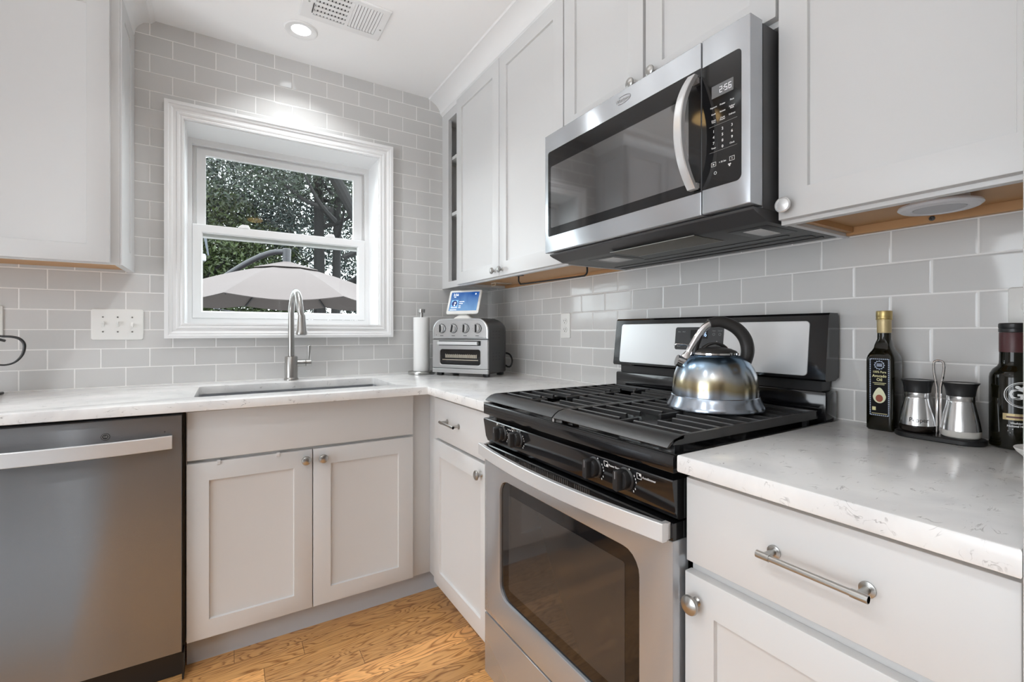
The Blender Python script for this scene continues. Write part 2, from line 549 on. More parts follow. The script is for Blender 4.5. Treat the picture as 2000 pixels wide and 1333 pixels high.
class MB:
    def __init__(s):
        s.bm = bmesh.new()

    def loft(s, loops, cap0=True, cap1=True, closed=False):
        bm = s.bm
        vs = [[bm.verts.new(p) for p in lp] for lp in loops]
        n = len(vs[0])
        fs = []
        m = len(vs)
        for i in range(m if closed else m - 1):
            A, B = vs[i], vs[(i + 1) % m]
            for k in range(n):
                fs.append(bm.faces.new((A[k], A[(k + 1) % n], B[(k + 1) % n], B[k])))
        if not closed:
            if cap0:
                fs.append(bm.faces.new(vs[0][::-1]))
            if cap1:
                fs.append(bm.faces.new(vs[-1]))
        bmesh.ops.recalc_face_normals(bm, faces=fs)
        return s

    def stack(s, f, loops, **k):
        """loops = [(list of uv, d)] mapped through f"""
        return s.loft([[f(u, v, d) for u, v in pts] for pts, d in loops], **k)

    def box(s, x0, x1, y0, y1, z0, z1, b=0.0):
        x0, x1, y0, y1, z0, z1 = min(x0, x1), max(x0, x1), min(y0, y1), max(y0, y1), min(z0, z1), max(z0, z1)
        if not b:
            return s.stack(mT(0), [(rect(x0, x1, y0, y1), z0), (rect(x0, x1, y0, y1), z1)])
        b = min(b, .45 * min(x1 - x0, y1 - y0, z1 - z0))
        q = b * .3
        R = lambda i: rrect(x0, x1, y0, y1, b, i, 2)
        return s.stack(mT(0), [(R(b), z0), (R(q), z0 + q), (R(0), z0 + b), (R(0), z1 - b), (R(q), z1 - q), (R(b), z1)])

    def plate(s, f, pts, d0, d1, c=0.0, shrink=None):
        """flat plate of outline pts from depth d0 to d1 with chamfer c (shrink(i) gives the outline inset by i)"""
        if c and shrink:
            return s.stack(f, [(pts, d0), (pts, d1 - c), (shrink(c * .3), d1 - c * .3), (shrink(c), d1)])
        return s.stack(f, [(pts, d0), (pts, d1)])

    def cyl(s, p0, p1, r0, r1=None, n=24, c=0.0):
        r1 = r0 if r1 is None else r1
        p0, p1 = Vector(p0), Vector(p1)
        ax = (p1 - p0)
        L = ax.length
        ax.normalize()
        t = Vector((0, 0, 1)) if abs(ax.z) < .9 else Vector((1, 0, 0))
        e1 = ax.cross(t).normalized()
        e2 = ax.cross(e1)
        prof = [(r0, 0), (r1, L)] if not c else [(r0 - c, 0), (r0, c), (r1, L - c), (r1 - c, L)]
        loops = [[tuple(p0 + ax * h + (e1 * cos(2 * pi * k / n) + e2 * sin(2 * pi * k / n)) * r) for k in range(n)] for r, h in prof]
        return s.loft(loops)

    def lathe(s, prof, c=(0, 0, 0), n=40, ax='z', flip=1):
        loops = []
        for r, h in prof:
            r = max(r, 1e-4)
            lp = []
            for k in range(n):
                a = 2 * pi * k / n
                if ax == 'z':
                    p = (c[0] + r * cos(a), c[1] + r * sin(a), c[2] + h * flip)
                elif ax == 'x':
                    p = (c[0] + h * flip, c[1] + r * cos(a), c[2] + r * sin(a))
                else:
                    p = (c[0] + r * cos(a), c[1] + h * flip, c[2] + r * sin(a))
                lp.append(p)
            loops.append(lp)
        return s.loft(loops)

    def tube(s, pts, r, n=12, closed=False, flat=None):
        """round tube along pts; r is a radius or one per point; flat=(vector, k) squashes it along a direction"""
        P = [Vector(p) for p in pts]
        R = [r] * len(P) if isinstance(r, (int, float)) else r
        loops = []
        e1 = None
        m = len(P)
        for i, p in enumerate(P):
            a = P[(i - 1) % m] if (closed or i > 0) else p
            b = P[(i + 1) % m] if (closed or i < m - 1) else p
            t = (b - a).normalized()
            if e1 is None:
                q = Vector((0, 0, 1)) if abs(t.z) < .9 else Vector((1, 0, 0))
                e1 = t.cross(q).normalized()
            else:
                e1 = (e1 - t * e1.dot(t)).normalized()
            e2 = t.cross(e1)
            lp = []
            for k in range(n):
                o = (e1 * cos(2 * pi * k / n) + e2 * sin(2 * pi * k / n)) * R[i]
                if flat:
                    o = o - flat[0] * o.dot(flat[0]) * (1 - flat[1])
                lp.append(tuple(p + o))
            loops.append(lp)
        return s.loft(loops, closed=closed)

    def sweep(s, pts, sect):
        """sect(i) -> list of points of the cross-section at path point i (absolute)"""
        return s.loft([sect(i) for i in range(len(pts))])

    def text(s, body, size, f, u, v, d, flip=1, align='CENTER', bold=0.0, sx=1.0):
        cu = bpy.data.curves.new('txt', 'FONT')
        cu.body, cu.size, cu.align_x, cu.align_y = body, size, align, 'CENTER'
        cu.offset = bold
        cu.resolution_u = 2
        o = bpy.data.objects.new('txt', cu)
        me = bpy.data.meshes.new_from_object(o)
        vs = [s.bm.verts.new(f(u + flip * p.co.x * sx, v + p.co.y, d)) for p in me.vertices]
        for p in me.polygons:
            try:
                s.bm.faces.new([vs[i] for i in p.vertices])
            except ValueError:
                pass
        bpy.data.objects.remove(o)
        bpy.data.curves.remove(cu)
        bpy.data.meshes.remove(me)
        return s

    def build(s, name, m, parent=None, ang=32, world=False):
        me = bpy.data.meshes.new(name)
        s.bm.to_mesh(me)
        s.bm.free()
        me.polygons.foreach_set('use_smooth', [True] * len(me.polygons))
        me.set_sharp_from_angle(angle=radians(ang))
        me.materials.append(m)
        o = bpy.data.objects.new(name, me)
        COL.objects.link(o)
        if parent:
            o.parent = parent
            if world:
                o.location = -wl(parent)
        return o


def wl(o):
    v = Vector((0, 0, 0))
    while o:
        v += o.location
        o = o.parent
    return v


def tag(o, label, cat, group=None):
    o['label'] = label
    o['category'] = cat
    if group:
        o['group'] = group
    return o


def thing(name, label, cat, loc=(0, 0, 0), rz=0.0, group=None):
    o = bpy.data.objects.new(name, None)
    o.empty_display_size = .05
    COL.objects.link(o)
    o.location = loc
    o.rotation_euler = (0, 0, rz)
    return tag(o, label, cat, group)


def struct(o):
    o['kind'] = 'structure'
    return o


def lerp(a, b, t):
    return a + (b - a) * t


def smooth_path(pts, n=8, closed=False):
    """Catmull-Rom through pts"""
    P = [Vector(p) for p in pts]
    out = []
    m = len(P)
    for i in range(m if closed else m - 1):
        g = lambda j: P[j % m] if closed else P[max(0, min(m - 1, j))]
        a, b, c, d = g(i - 1), g(i), g(i + 1), g(i + 2)
        for k in range(n):
            t = k / n
            out.append(.5 * ((2 * b) + (c - a) * t + (2 * a - 5 * b + 4 * c - d) * t * t + (3 * b - a - 3 * c + d) * t ** 3))
    if not closed:
        out.append(P[-1])
    return out


# ------------------------------------------------------------------ room shell
CEIL = 2.466
LX, RY = -4.6, -6.5
struct(MB().box(LX, 0.15, RY, 0.25, -0.1, 0).build('floor', M['oak']))
struct(MB().box(LX, 0.15, RY, 0.25, CEIL, CEIL + .1).build('ceiling', M['ceiling']))
hole = (-1.5164, -0.639, 1.1573, 2.087)
struct(MB().stack(mB(0), [(rect(LX, .15, 0, CEIL), 0), (rect(*hole), 0), (rect(*hole), -.245), (rect(LX, .15, 0, CEIL), -.245)], closed=True).build('wall_back', M['tile_back']))
struct(MB().box(0, .15, RY, 0, 0, CEIL).build('wall_right', M['tile_right']))
fill_opening = (-3.46, -1.24, .02, 2.1)  # glazed door opening added in the unseen left wall as a fill source
struct(MB().stack(lambda u, v, d: (LX + d, u, v), [(rect(RY, 0.25, 0, CEIL), 0), (rect(*fill_opening), 0), (rect(*fill_opening), -.12), (rect(RY, .25, 0, CEIL), -.12)], closed=True).build('wall_left', M['wall']))
struct(MB().box(LX, .15, RY - .12, RY, 0, CEIL).build('wall_rear', M['rear']))
dr = struct(bpy.data.objects.new('added_door_1', None))
COL.objects.link(dr)
fr = MB()
for a, b in ((-3.46, -2.35), (-2.35, -1.24)):
    fr.stack(lambda u, v, d: (LX - .05 + d, u, v), [(rect(a, b, .02, 2.1), 0), (rect(a, b, .02, 2.1), .04), (rect(a, b, .02, 2.1, .08), .04), (rect(a, b, .02, 2.1, .08), 0)], closed=True)
fr.build('added_door_frame', M['trim'], dr)
# window over the sink
wn = struct(bpy.data.objects.new('window_1', None))
COL.objects.link(wn)
wi = (-1.4964, -.659, 1.1773, 2.067)
wo = (-1.565, -.588, 1.112, 2.1355)
cw = [(0, 0), (0, .030), (.013, .030), (.0155, .025), (.024, .0235), (.030, .018), (.040, .0165), (.0435, .020), (.047, .0195), (.055, .0145), (.059, .0165), (.0655, .0145), (.0655, 0)]
MB().stack(mB(0), [(rect(*wo, i), d) for i, d in cw], closed=True).build('window_casing', M['trim'], wn)
MB().stack(mB(0), [(rect(*wi, -.0195), .001), (rect(*wi), .001), (rect(*wi), -.24), (rect(*wi, -.0195), -.24)], closed=True).build('window_jamb', M['trim'], wn)
# vinyl frame
MB().stack(mB(.205), [(rect(wi[0], wi[1], wi[2], wi[3]), -.035), (rect(*wi), 0), ([(-1.4805, 1.205), (-.679, 1.205), (-.679, 2.0403), (-1.4805, 2.0403)], 0), ([(-1.4805, 1.205), (-.679, 1.205), (-.679, 2.0403), (-1.4805, 2.0403)], -.035)], closed=True).build('window_frame', M['vinyl'], wn)
# upper sash (set back)
us = (-1.4665, -.690, 1.60, 2.031)
ug = (-1.427, -.7375, 1.655, 2.000)
sash = MB().stack(mB(.222), [(rect(-1.4805, -.679, 1.6, 2.0403), -.03), (rect(-1.4805, -.679, 1.6, 2.0403), -.012), (rect(*us), -.010), (rect(*us, .004), 0), (rect(*ug), -.003), (rect(*ug), -.03)], closed=True).build('upper_sash', M['vinyl'], wn)
MB().box(ug[0], ug[1], .243, .246, ug[2], ug[3]).build('upper_pane', M['pane'], sash)
lg = (-1.4386, -.7215, 1.2415, 1.6165)
lo = (-1.4795, -.680, 1.206, 1.658)
sash = MB().stack(mB(.2), [(rect(*lo), -.022), (rect(*lo), -.002), (rect(*lo, .003), 0), (rrect(*lg, .008, -.006, 3)[0:0] or rect(*lg, -.006), 0), (rect(*lg), -.008), (rect(*lg), -.022)], closed=True).build('lower_sash', M['vinyl'], wn)
MB().box(lg[0], lg[1], .214, .217, lg[2], lg[3]).build('lower_pane', M['pane'], sash)
for x, w in ((-1.268, .05), (-.865, .05)):
    k = MB().stack(mT(1.658), [(rrect(x - w / 2, x + w / 2, .199, .219, .008, 0, 4), 0), (rrect(x - w / 2, x + w / 2, .199, .219, .008, 0, 4), .006), (rrect(x - w * .2, x + w * .38, .201, .217, .006, 0, 4), .018)])
    k.build('sash_lock', M['vinyl'], sash)

# crown mouldings
cr = [(.0, 2.378), (.005, 2.386), (.013, 2.391), (.013, 2.401), (.019, 2.414), (.028, 2.428), (.040, 2.440), (.055, 2.449), (.068, 2.456), (.079, 2.458), (.083, 2.4655), (0, 2.4655)]
struct(MB().loft([[(-.2955 - a, y, z) for a, z in cr] for y in (-.0005, -2.404)]).build('trim_1', M['trim']))
crl = [(.0, 2.378), (.004, 2.386), (.008, 2.412), (.018, 2.430), (.033, 2.4445), (.050, 2.4500), (.060, 2.4515), (.066, 2.458), (.074, 2.4655), (0, 2.4655)]
struct(MB().loft([[(-1.6695 + a, -.0005, z) for a, z in crl], [(-1.6695 + a, -.2805 - a, z) for a, z in crl], [(-2.45, -.2805 - a, z) for a, z in crl]]).build('trim_2', M['trim']))

# ------------------------------------------------------------------ ceiling fixtures
def can_light(x, y, label, watts):
    t = thing('recessed_light', label, 'ceiling light', (x, y, CEIL), 0, 'recessed ceiling lights')
    MB().lathe([(.040, -.003), (.062, -.0015), (.0675, -.0055), (.066, -.007), (.048, -.0045), (.040, -.009)][::1], n=48).build('trim_ring', M['trim'], t) if False else None
    MB().loft([[(r * cos(2 * pi * k / 48), r * sin(2 * pi * k / 48), h) for k in range(48)] for r, h in ((.067, -.0002), (.067, -.003), (.063, -.0065), (.045, -.0045), (.039, -.0025), (.039, -.0002))], closed=True).build('trim_ring', M['trim'], t)
    MB().lathe([(.0389, -.0003), (.0389, -.0018), (.0001, -.0022)], n=40).build('lens', M['can_lens'], t)
    l = bpy.data.lights.new('downlight', 'AREA')
    l.shape, l.size, l.energy, l.color, l.spread = 'DISK', .076, watts, (0.93, 0.965, 0.985), radians(118)
    o = bpy.data.objects.new('downlight', l)
    o.location = (0, 0, -.0035)
    o.parent = t
    COL.objects.link(o)
    return t


can_light(-1.067, -.276, 'lit round recessed ceiling light left of the ceiling vent, above the window', CAN_W)
can_light(-1.065, -.70, 'lit round recessed ceiling light beside the vent, just out of frame', CAN_W)
can_light(-2.11, -2.0, 'lit round recessed ceiling light over the middle of the kitchen floor', FAR_W * 2)
can_light(-2.55, -1.1, 'unseen recessed ceiling light added for fill, left of the dishwasher run', FAR_W * .4)  # out of view, added to even out the fill light
can_light(-2.19, -2.85, 'lit round recessed ceiling light by the added left door', FAR_W * 2)
can_light(-1.30, -4.6, 'unseen recessed ceiling light added for fill, near the rear wall', FAR_W * .4)  # also added out of view as fill
t = thing('ceiling_lamp', 'warm glowing semi-flush bowl ceiling lamp over the kitchen floor', 'ceiling light', (-1.15, -1.30, CEIL))
MB().lathe([(.06, -.0003), (.06, -.015), (.012, -.025), (.008, -.03), (.008, -.375), (.012, -.38)]).build('canopy', M['nickel'], t)
MB().loft([[(r * cos(2 * pi * k / 40), r * sin(2 * pi * k / 40), h) for k in range(40)] for r, h in ((.01, -.430), (.07, -.423), (.118, -.400), (.14, -.370), (.137, -.368), (.114, -.394), (.07, -.412), (.01, -.418))]).build('bowl', M['nickel'], t)
MB().lathe([(.012, -.4305), (.050, -.428), (.056, -.434), (.040, -.446), (.0005, -.450)][::-1]).build('bulb_lens', M['warm_lens'], t)
t = thing('fill_uplight_stand', 'unseen black torchere added to brighten the ceiling, left behind the camera', 'floor lamp', (-2.75, -3.40, .008))  # unseen lamp added to wash the ceiling with light
MB().lathe([(.14, .0005), (.14, .015), (.02, .03), (.012, .04), (.012, 1.70), (.03, 1.72)]).build('stand', M['black_plastic'], t)
MB().loft([[(r * cos(2 * pi * k / 40), r * sin(2 * pi * k / 40), h) for k in range(40)] for r, h in ((.03, 1.72), (.10, 1.76), (.19, 1.835), (.20, 1.86), (.19, 1.855), (.10, 1.775), (.03, 1.735))]).build('bowl', M['trim'], t)

t = thing('ceiling_vent', 'white louvered ceiling air vent beside the round light', 'vent', (-.927, -.5, CEIL))
vb = (-1.09, -.7636, -.611, -.385)
gi = (-1.040, -.795, -.585, -.420)
MB().stack(mD(CEIL), [(rect(*vb), .0003), (rect(*vb), .004), (rect(*vb, .004), .007), (rect(*gi), .006), (rect(*gi), .0003)], closed=True).build('vent_frame', M['trim'], t, world=True)
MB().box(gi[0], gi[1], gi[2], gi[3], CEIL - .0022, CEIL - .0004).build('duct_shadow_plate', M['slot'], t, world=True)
MB().box(-.918, -.905, gi[2], gi[3], CEIL - .0065, CEIL - .0023).build('center_bar', M['trim'], t, world=True)
for x0, x1, tilt in ((gi[0], -.918, -.0035), (-.905, gi[1], .0045)):
    for k in range(9):
        x = lerp(x0, x1, (k + .5) / 9)
        w = .0047
        MB().loft([[(x - w, y, CEIL - .0032 + tilt * .35), (x + w, y, CEIL - .0032 - tilt * .35), (x + w, y, CEIL - .0042 - tilt * .35), (x - w, y, CEIL - .0042 + tilt * .35)] for y in (gi[2] + .001, gi[3] - .001)]).build('louver', M['trim'], t, world=True)
for k in range(5):
    y = lerp(gi[2], gi[3], (k + .7) / 5.4)
    MB().box(gi[0], -.918, y - .009, y + .009, CEIL - .0062, CEIL - .0056).build('cross_blade', M['trim'], t, world=True)
for x, y in ((-1.064, -.50), (-.778, -.47)):
    MB().lathe([(.004, .006), (.004, .0078), (.001, .0085)], (x, y, CEIL), 14, flip=-1).build('screw', M['nickel'], t, world=True)
MB().box(-1.0475, -1.0445, -.50, -.44, CEIL - .012, CEIL - .0065).build('damper_lever', M['slot'], t, world=True)

bounce_rug = MB().stack(mT(0), [(rrect(-4.35, -1.80, -5.2, -.98, .02), .0005), (rrect(-4.35, -1.80, -5.2, -.98, .02), .006), (rrect(-4.35, -1.80, -5.2, -.98, .02, .004), .008)]).build('bounce_rug', M['bounce_rug'])  # added out of view to cut the warm bounce off the oak
tag(bounce_rug, 'unseen pale grey floor cover added to cut warm floor bounce, left of the camera', 'bounce_rug')

# ------------------------------------------------------------------ cabinet pieces
ST = .0615


def shaker(f, u0, u1, v0, v1, T=.02, w=ST, rec=.0085):
    m = MB()
    m.stack(f, [(rect(u0, u1, v0, v1), .0003), (rect(u0, u1, v0, v1), T - .002), (rect(u0, u1, v0, v1, .0006), T - .0006), (rect(u0, u1, v0, v1, .002), T),
                (rect(u0, u1, v0, v1, w), T), (rect(u0, u1, v0, v1, w + .002), T - rec + .001), (rect(u0, u1, v0, v1, w + .0055), T - rec)])
    return m


def slab(f, u0, u1, v0, v1, T=.02):
    return MB().stack(f, [(rect(u0, u1, v0, v1), .0003), (rect(u0, u1, v0, v1), T - .002), (rect(u0, u1, v0, v1, .0006), T - .0006), (rect(u0, u1, v0, v1, .002), T)])


def knob(f, u, v, d0, parent, m='nickel', r=.0165, lab=None, flat=False):
    """mushroom cabinet knob on face f"""
    if flat:
        pr = [(.0065, 0), (.0055, .012), (.011, .017), (r, .020), (r, .023), (r * .88, .0245), (r * .80, .0225), (.0005, .0255)]
    else:
        pr = [(.0085, 0), (.006, .003), (.0055, .011), (.010, .0145), (r, .0185), (r, .021), (r * .93, .0235), (r * .6, .0265), (.0005, .028)]
    k = MB().loft([[f(u + q * cos(2 * pi * i / 28), v + q * sin(2 * pi * i / 28), d0 + h) for i in range(28)] for q, h in pr])
    o = k.build('knob', M[m], parent, world=True)
    return o


def bar_pull(f, u0, u1, v, d0, parent):
    """two-post bar pull along u"""
    k = MB()
    ov = .012 * (1 if u1 > u0 else -1)
    k.tube([f(u0 - ov, v, d0 + .028), f(u1 + ov, v, d0 + .028)], .0048, 14)
    for u in (u0, u1):
        k.tube([f(u, v, d0 + .0005), f(u, v, d0 + .028)], .0052, 14)
        k.loft([[f(u + q * cos(2 * pi * i / 20), v + q * sin(2 * pi * i / 20), d0 + h) for i in range(20)] for q, h in ((.0105, .0002), (.0105, .002), (.0055, .0035))])
        e = u - ov if u == u0 else u + ov
        k.tube([f(lerp(e, u, .0), v, d0 + .028), f(lerp(e, u, 1.7), v, d0 + .028)], .0058, 14)
    return k.build('bar_pull', M['nickel'], parent, world=True)


# ---- upper left cabinet
t = thing('wall_cabinet', 'white shaker wall cabinet left of the window', 'cabinet', (-2.06, -.15, 1.385), 0, 'white wall cabinets')
c = MB().box(-2.45, -1.6722, -.262, -.002, 1.40, 2.3775)
c.build('carcass', M['white'], t, world=True)
MB().box(-2.448, -1.690, -.26, -.004, 1.3965, 1.3998).build('underside', M['ply'], t, world=True)
MB().box(-2.45, -1.6705, -.2805, -.2625, 1.3865, 2.378, .0012).build('face_frame', M['white'], t, world=True)
MB().box(-1.6885, -1.6722, -.2622, -.002, 1.3868, 1.3997).build('bottom_rim', M['white'], t, world=True)
fs = lambda u, v, d: (-1.672 + d - .0163 + .016, u, v)
MB().stack(fs, [(rect(-.2622, -.002, 1.3868, 2.378), 0), (rect(-.2622, -.002, 1.3868, 2.378), .0018)]).build('end_skin', M['white'], t, world=True)
fs2 = lambda u, v, d: (-1.6702 + d, u, v)
MB().stack(fs2, [(rect(-.2800, -.001, 1.3868, 2.3778), .0001), (rect(-.2800, -.001, 1.3868, 2.3778), .0042), (rect(-.2800, -.001, 1.3868, 2.3778, .0006), .005), ([(-.225, 1.455), (-.095, 1.455), (-.095, 2.315), (-.225, 2.315)], .005), ([(-.224, 1.456), (-.096, 1.456), (-.096, 2.314), (-.224, 2.314)], .0008)]).build('end_panel', M['white'], t, world=True)
for u0, u1 in ((-2.070, -1.697), (-2.4465, -2.074)):
    d = shaker(mB(-.2805), u0, u1, 1.391, 2.372).build('door', M['white'], t, world=True)

# ---- open shelf unit in the corner
t = thing('open_shelf_cabinet', 'narrow white open-shelf wall cabinet in the corner right of the window', 'cabinet', (-.15, -.122, 1.385))
so = (-.2150, -.0900, 1.4203, 2.3286)
MB().stack(mR(-.275), [(rect(-.2445, -.0008, 1.386, 2.378), .0), (rect(-.2445, -.0008, 1.386, 2.378), .02), (rect(*so), .02), (rect(*so), 0)], closed=True).build('face_frame', M['white'], t, world=True)
sh = M['white']
MB().box(-.2748, -.003, -.0150, -.0010, 1.386, 2.378).build('side_panel', sh, t, world=True)
MB().box(-.2748, -.003, -.2445, -.2300, 1.386, 2.378).build('side_panel', sh, t, world=True)
MB().box(-.2748, -.003, -.2299, -.0151, 2.33, 2.378).build('top_panel', sh, t, world=True)
MB().box(-.2748, -.003, -.2299, -.0151, 1.395, 1.4203).build('bottom_panel', sh, t, world=True)
MB().box(-.010, -.003, -.2299, -.0151, 1.4204, 2.3299).build('back_panel', sh, t, world=True)
for z in (2.108, 1.793):
    MB().box(-.272, -.0105, -.2295, -.0155, z, z + .019, .001).build('shelf', sh, t, world=True)
for k in range(30):
    z = 1.46 + k * .028
    for x in (-.245, -.06):
        MB().cyl((x, -.0156, z), (x, -.0150, z), .0024, n=10).build('peg_hole', M['slot'], t, world=True)

# ---- corner wall cabinet with two doors
t = thing('wall_cabinet', 'tall white two-door wall cabinet between the corner shelves and the microwave', 'cabinet', (-.15, -.715, 1.385), 0, 'white wall cabinets')
MB().box(-.275, -.002, -1.1865, -.2455, 1.403, 2.3775).build('carcass', M['white'], t, world=True)
MB().box(-.2745, -.004, -1.176, -.247, 1.3985, 1.4028).build('underside', M['ply'], t, world=True)
MB().box(-.020, -.004, -1.176, -.247, 1.386, 1.3983).build('nailing_strip', M['ply'], t, world=True)
MB().box(-.274, -.002, -1.1868, -1.1768, 1.385, 1.4029).build('end_rim', M['white'], t, world=True)
MB().box(-.295, -.2752, -1.1868, -.2455, 1.384, 2.378, .0012).build('face_frame', M['white'], t, world=True)
f = mR(-.295)
d = shaker(f, -.7030, -.2430, 1.3905, 2.372).build('door', M['white'], t, world=True)
knob(f, -.672, 1.4165, .02, d, r=.0145)
d = shaker(f, -1.1800, -.7065, 1.3905, 2.372).build('door', M['white'], t, world=True)
knob(f, -.738, 1.4165, .02, d, r=.0145)

# ---- cabinet above the microwave
t = thing('wall_cabinet', 'short white two-door wall cabinet directly above the microwave', 'cabinet', (-.15, -1.575, 1.826), 0, 'white wall cabinets')
MB().box(-.275, -.002, -1.9640, -1.1875, 1.8305, 2.3775).build('carcass', M['white'], t, world=True)
MB().box(-.295, -.2752, -1.9640, -1.1875, 1.8285, 2.378, .0012).build('face_frame', M['white'], t, world=True)
d = shaker(f, -1.5690, -1.1865, 1.842, 2.372).build('door', M['white'], t, world=True)
knob(f, -1.5350, 1.880, .02, d, r=.0155)
d = shaker(f, -1.9635, -1.5790, 1.842, 2.372).build('door', M['white'], t, world=True)
knob(f, -1.6130, 1.880, .02, d, r=.0155)

# ---- right wall cabinet
t = thing('wall_cabinet', 'large white shaker wall cabinet right of the microwave, above the oil bottles', 'cabinet', (-.15, -2.185, 1.38), 0, 'white wall cabinets')
MB().box(-.275, -.002, -2.4040, -1.9650, 1.408, 2.3775).build('carcass', M['white'], t, world=True)
MB().box(-.2745, -.004, -2.4020, -1.980, 1.4035, 1.4078).build('underside', M['ply'], t, world=True)
MB().box(-.022, -.004, -2.4020, -1.980, 1.384, 1.4033).build('nailing_strip', M['ply'], t, world=True)
MB().box(-.274, -.0225, -1.996, -1.982, 1.390, 1.4033).build('side_cleat', M['ply'], t, world=True)
MB().box(-.274, -.002, -1.9795, -1.9650, 1.382, 1.4079).build('end_rim', M['white'], t, world=True)
MB().box(-.295, -.2752, -2.4040, -1.9650, 1.379, 2.378, .0012).build('face_frame', M['white'], t, world=True)
d = shaker(f, -2.4030, -1.9695, 1.3875, 2.372).build('door', M['white'], t, world=True)
knob(f, -1.9905, 1.414, .02, d, r=.0165, flat=True, m='steel_light')
MB().lathe([(.0055, 0), (.0055, .002), (.003, .003), (.0005, .001)], (-.022, -2.152, 1.393), 14, 'x', -1).build('screw', M['dark_grey'], t, world=True)

# ---- tall panel at the right edge
o = MB().box(-.645, -.002, -2.446, -2.4095, 0, 2.4640, .002).build('tall_panel', M['white'])
tag(o, 'tall white full-height cabinet panel at the right end of the counter', 'panel')

# ---- under cabinet items
t = thing('puck_light', 'round white puck light under the right wall cabinet', 'light', (-.165, -2.205, 1.4034))
MB().lathe([(.045, -.0002), (.045, -.012), (.064, -.0135), (.065, -.017), (.060, -.021), (.044, -.0225), (.042, -.020), (.0005, -.020)], n=48).build('housing', M['puck'], t)
MB().lathe([(.041, -.0202), (.040, -.0218), (.0005, -.0225)], n=40).build('lens', M['puck_lens'], t)
t = thing('towel_rod', 'black metal rod holder under the corner wall cabinet', 'rod', (-.165, -.93, 1.3984))
MB().tube(smooth_path([(-.215, -.712, 1.396), (-.215, -.712, 1.372), (-.213, -.722, 1.361), (-.208, -.74, 1.3585), (-.19, -.93, 1.3585), (-.172, -1.105, 1.3585), (-.168, -1.128, 1.361), (-.166, -1.138, 1.372), (-.166, -1.138, 1.397)], 5), .0036, 10).build('rod', M['black_plastic'], t, world=True)
for x, y in ((-.215, -.712), (-.166, -1.138)):
    MB().box(x - .010, x + .010, y - .030, y + .014, 1.3950, 1.3982, .0008).build('mounting_plate', M['black_plastic'], t, world=True)
t = thing('plastic_holder', 'small clear plastic bracket under the corner wall cabinet beside the black rod', 'bracket', (-.12, -.385, 1.3984))
MB().box(-.1795, -.0695, -.413, -.370, 1.3950, 1.3982, .0008).build('plate', M['clear'], t, world=True)
MB().stack(mR(-.171), [(rect(-.413, -.370, 1.378, 1.3949), 0), (rect(-.413, -.370, 1.378, 1.3949), .003), (rect(-.413, -.370, 1.378, 1.3949, .004), .003), (rect(-.413, -.370, 1.378, 1.3949, .004), 0)], closed=True).build('loop', M['clear'], t, world=True)

# ------------------------------------------------------------------ base cabinets
CB = .8815   # underside of worktop
t = thing('base_cabinet', 'white two-door sink base cabinet under the window', 'cabinet', (-1.07, -.33, 0), 0, 'white base cabinets')
MB().box(-1.4560, -.5930, -.600, -.580, .098, CB - .002, .001).build('face_frame', M['white'], t, world=True)
MB().box(-1.4560, -1.4410, -.5798, -.02, .098, CB - .002).build('side_panel', M['white'], t, world=True)
MB().box(-.6950, -.6800, -.5798, -.02, .098, CB - .002).build('side_panel', M['white'], t, world=True)
MB().box(-1.4408, -.6952, -.5798, -.02, .100, .116).build('bottom_panel', M['white'], t, world=True)
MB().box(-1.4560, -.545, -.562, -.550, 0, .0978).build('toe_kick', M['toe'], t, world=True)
fB = mB(-.6003)
slab(fB, -1.4520, -.6806, .7090, .8725).build('false_drawer_front', M['white'], t, world=True)
d = shaker(fB, -1.4530, -1.0700, .1030, .6980).build('door', M['white'], t, world=True)
knob(fB, -1.0925, .6625, .02, d)
for x in (-1.3640, -1.1840):
    k = MB().box(x - .0055, x + .0055, -.6245, -.6205, .688, .7005, .0008).box(x - .0055, x + .0055, -.6206, -.604, .6985, .7012, .0005)
    k.build('safety_latch', M['white'], d, world=True)
d = shaker(fB, -1.0670, -.6806, .1030, .6980).build('door', M['white'], t, world=True)
knob(fB, -1.0340, .6615, .02, d)

t = thing('base_cabinet', 'narrow white base cabinet in the corner between the sink cabinet and the stove', 'cabinet', (-.33, -.9, 0), 0, 'white base cabinets')
MB().box(-.600, -.580, -1.1890, -.6005, .098, CB - .002, .001).build('face_frame', M['white'], t, world=True)
MB().box(-.5798, -.02, -1.1890, -1.175, .098, CB - .002).build('side_panel', M['white'], t, world=True)
MB().box(-.5798, -.02, -1.1748, -.6852, .100, .116).build('bottom_panel', M['white'], t, world=True)
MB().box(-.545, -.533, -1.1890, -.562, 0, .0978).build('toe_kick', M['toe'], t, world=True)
fR = mR(-.6003)
d = slab(fR, -1.1860, -.7080, .7090, .8700).build('drawer', M['white'], t, world=True)
bar_pull(fR, -.8420, -.9480, .7900, .02, d)
d = shaker(fR, -1.1850, -.6985, .1060, .6975).build('door', M['white'], t, world=True)
knob(fR, -1.1310, .6600, .02, d)

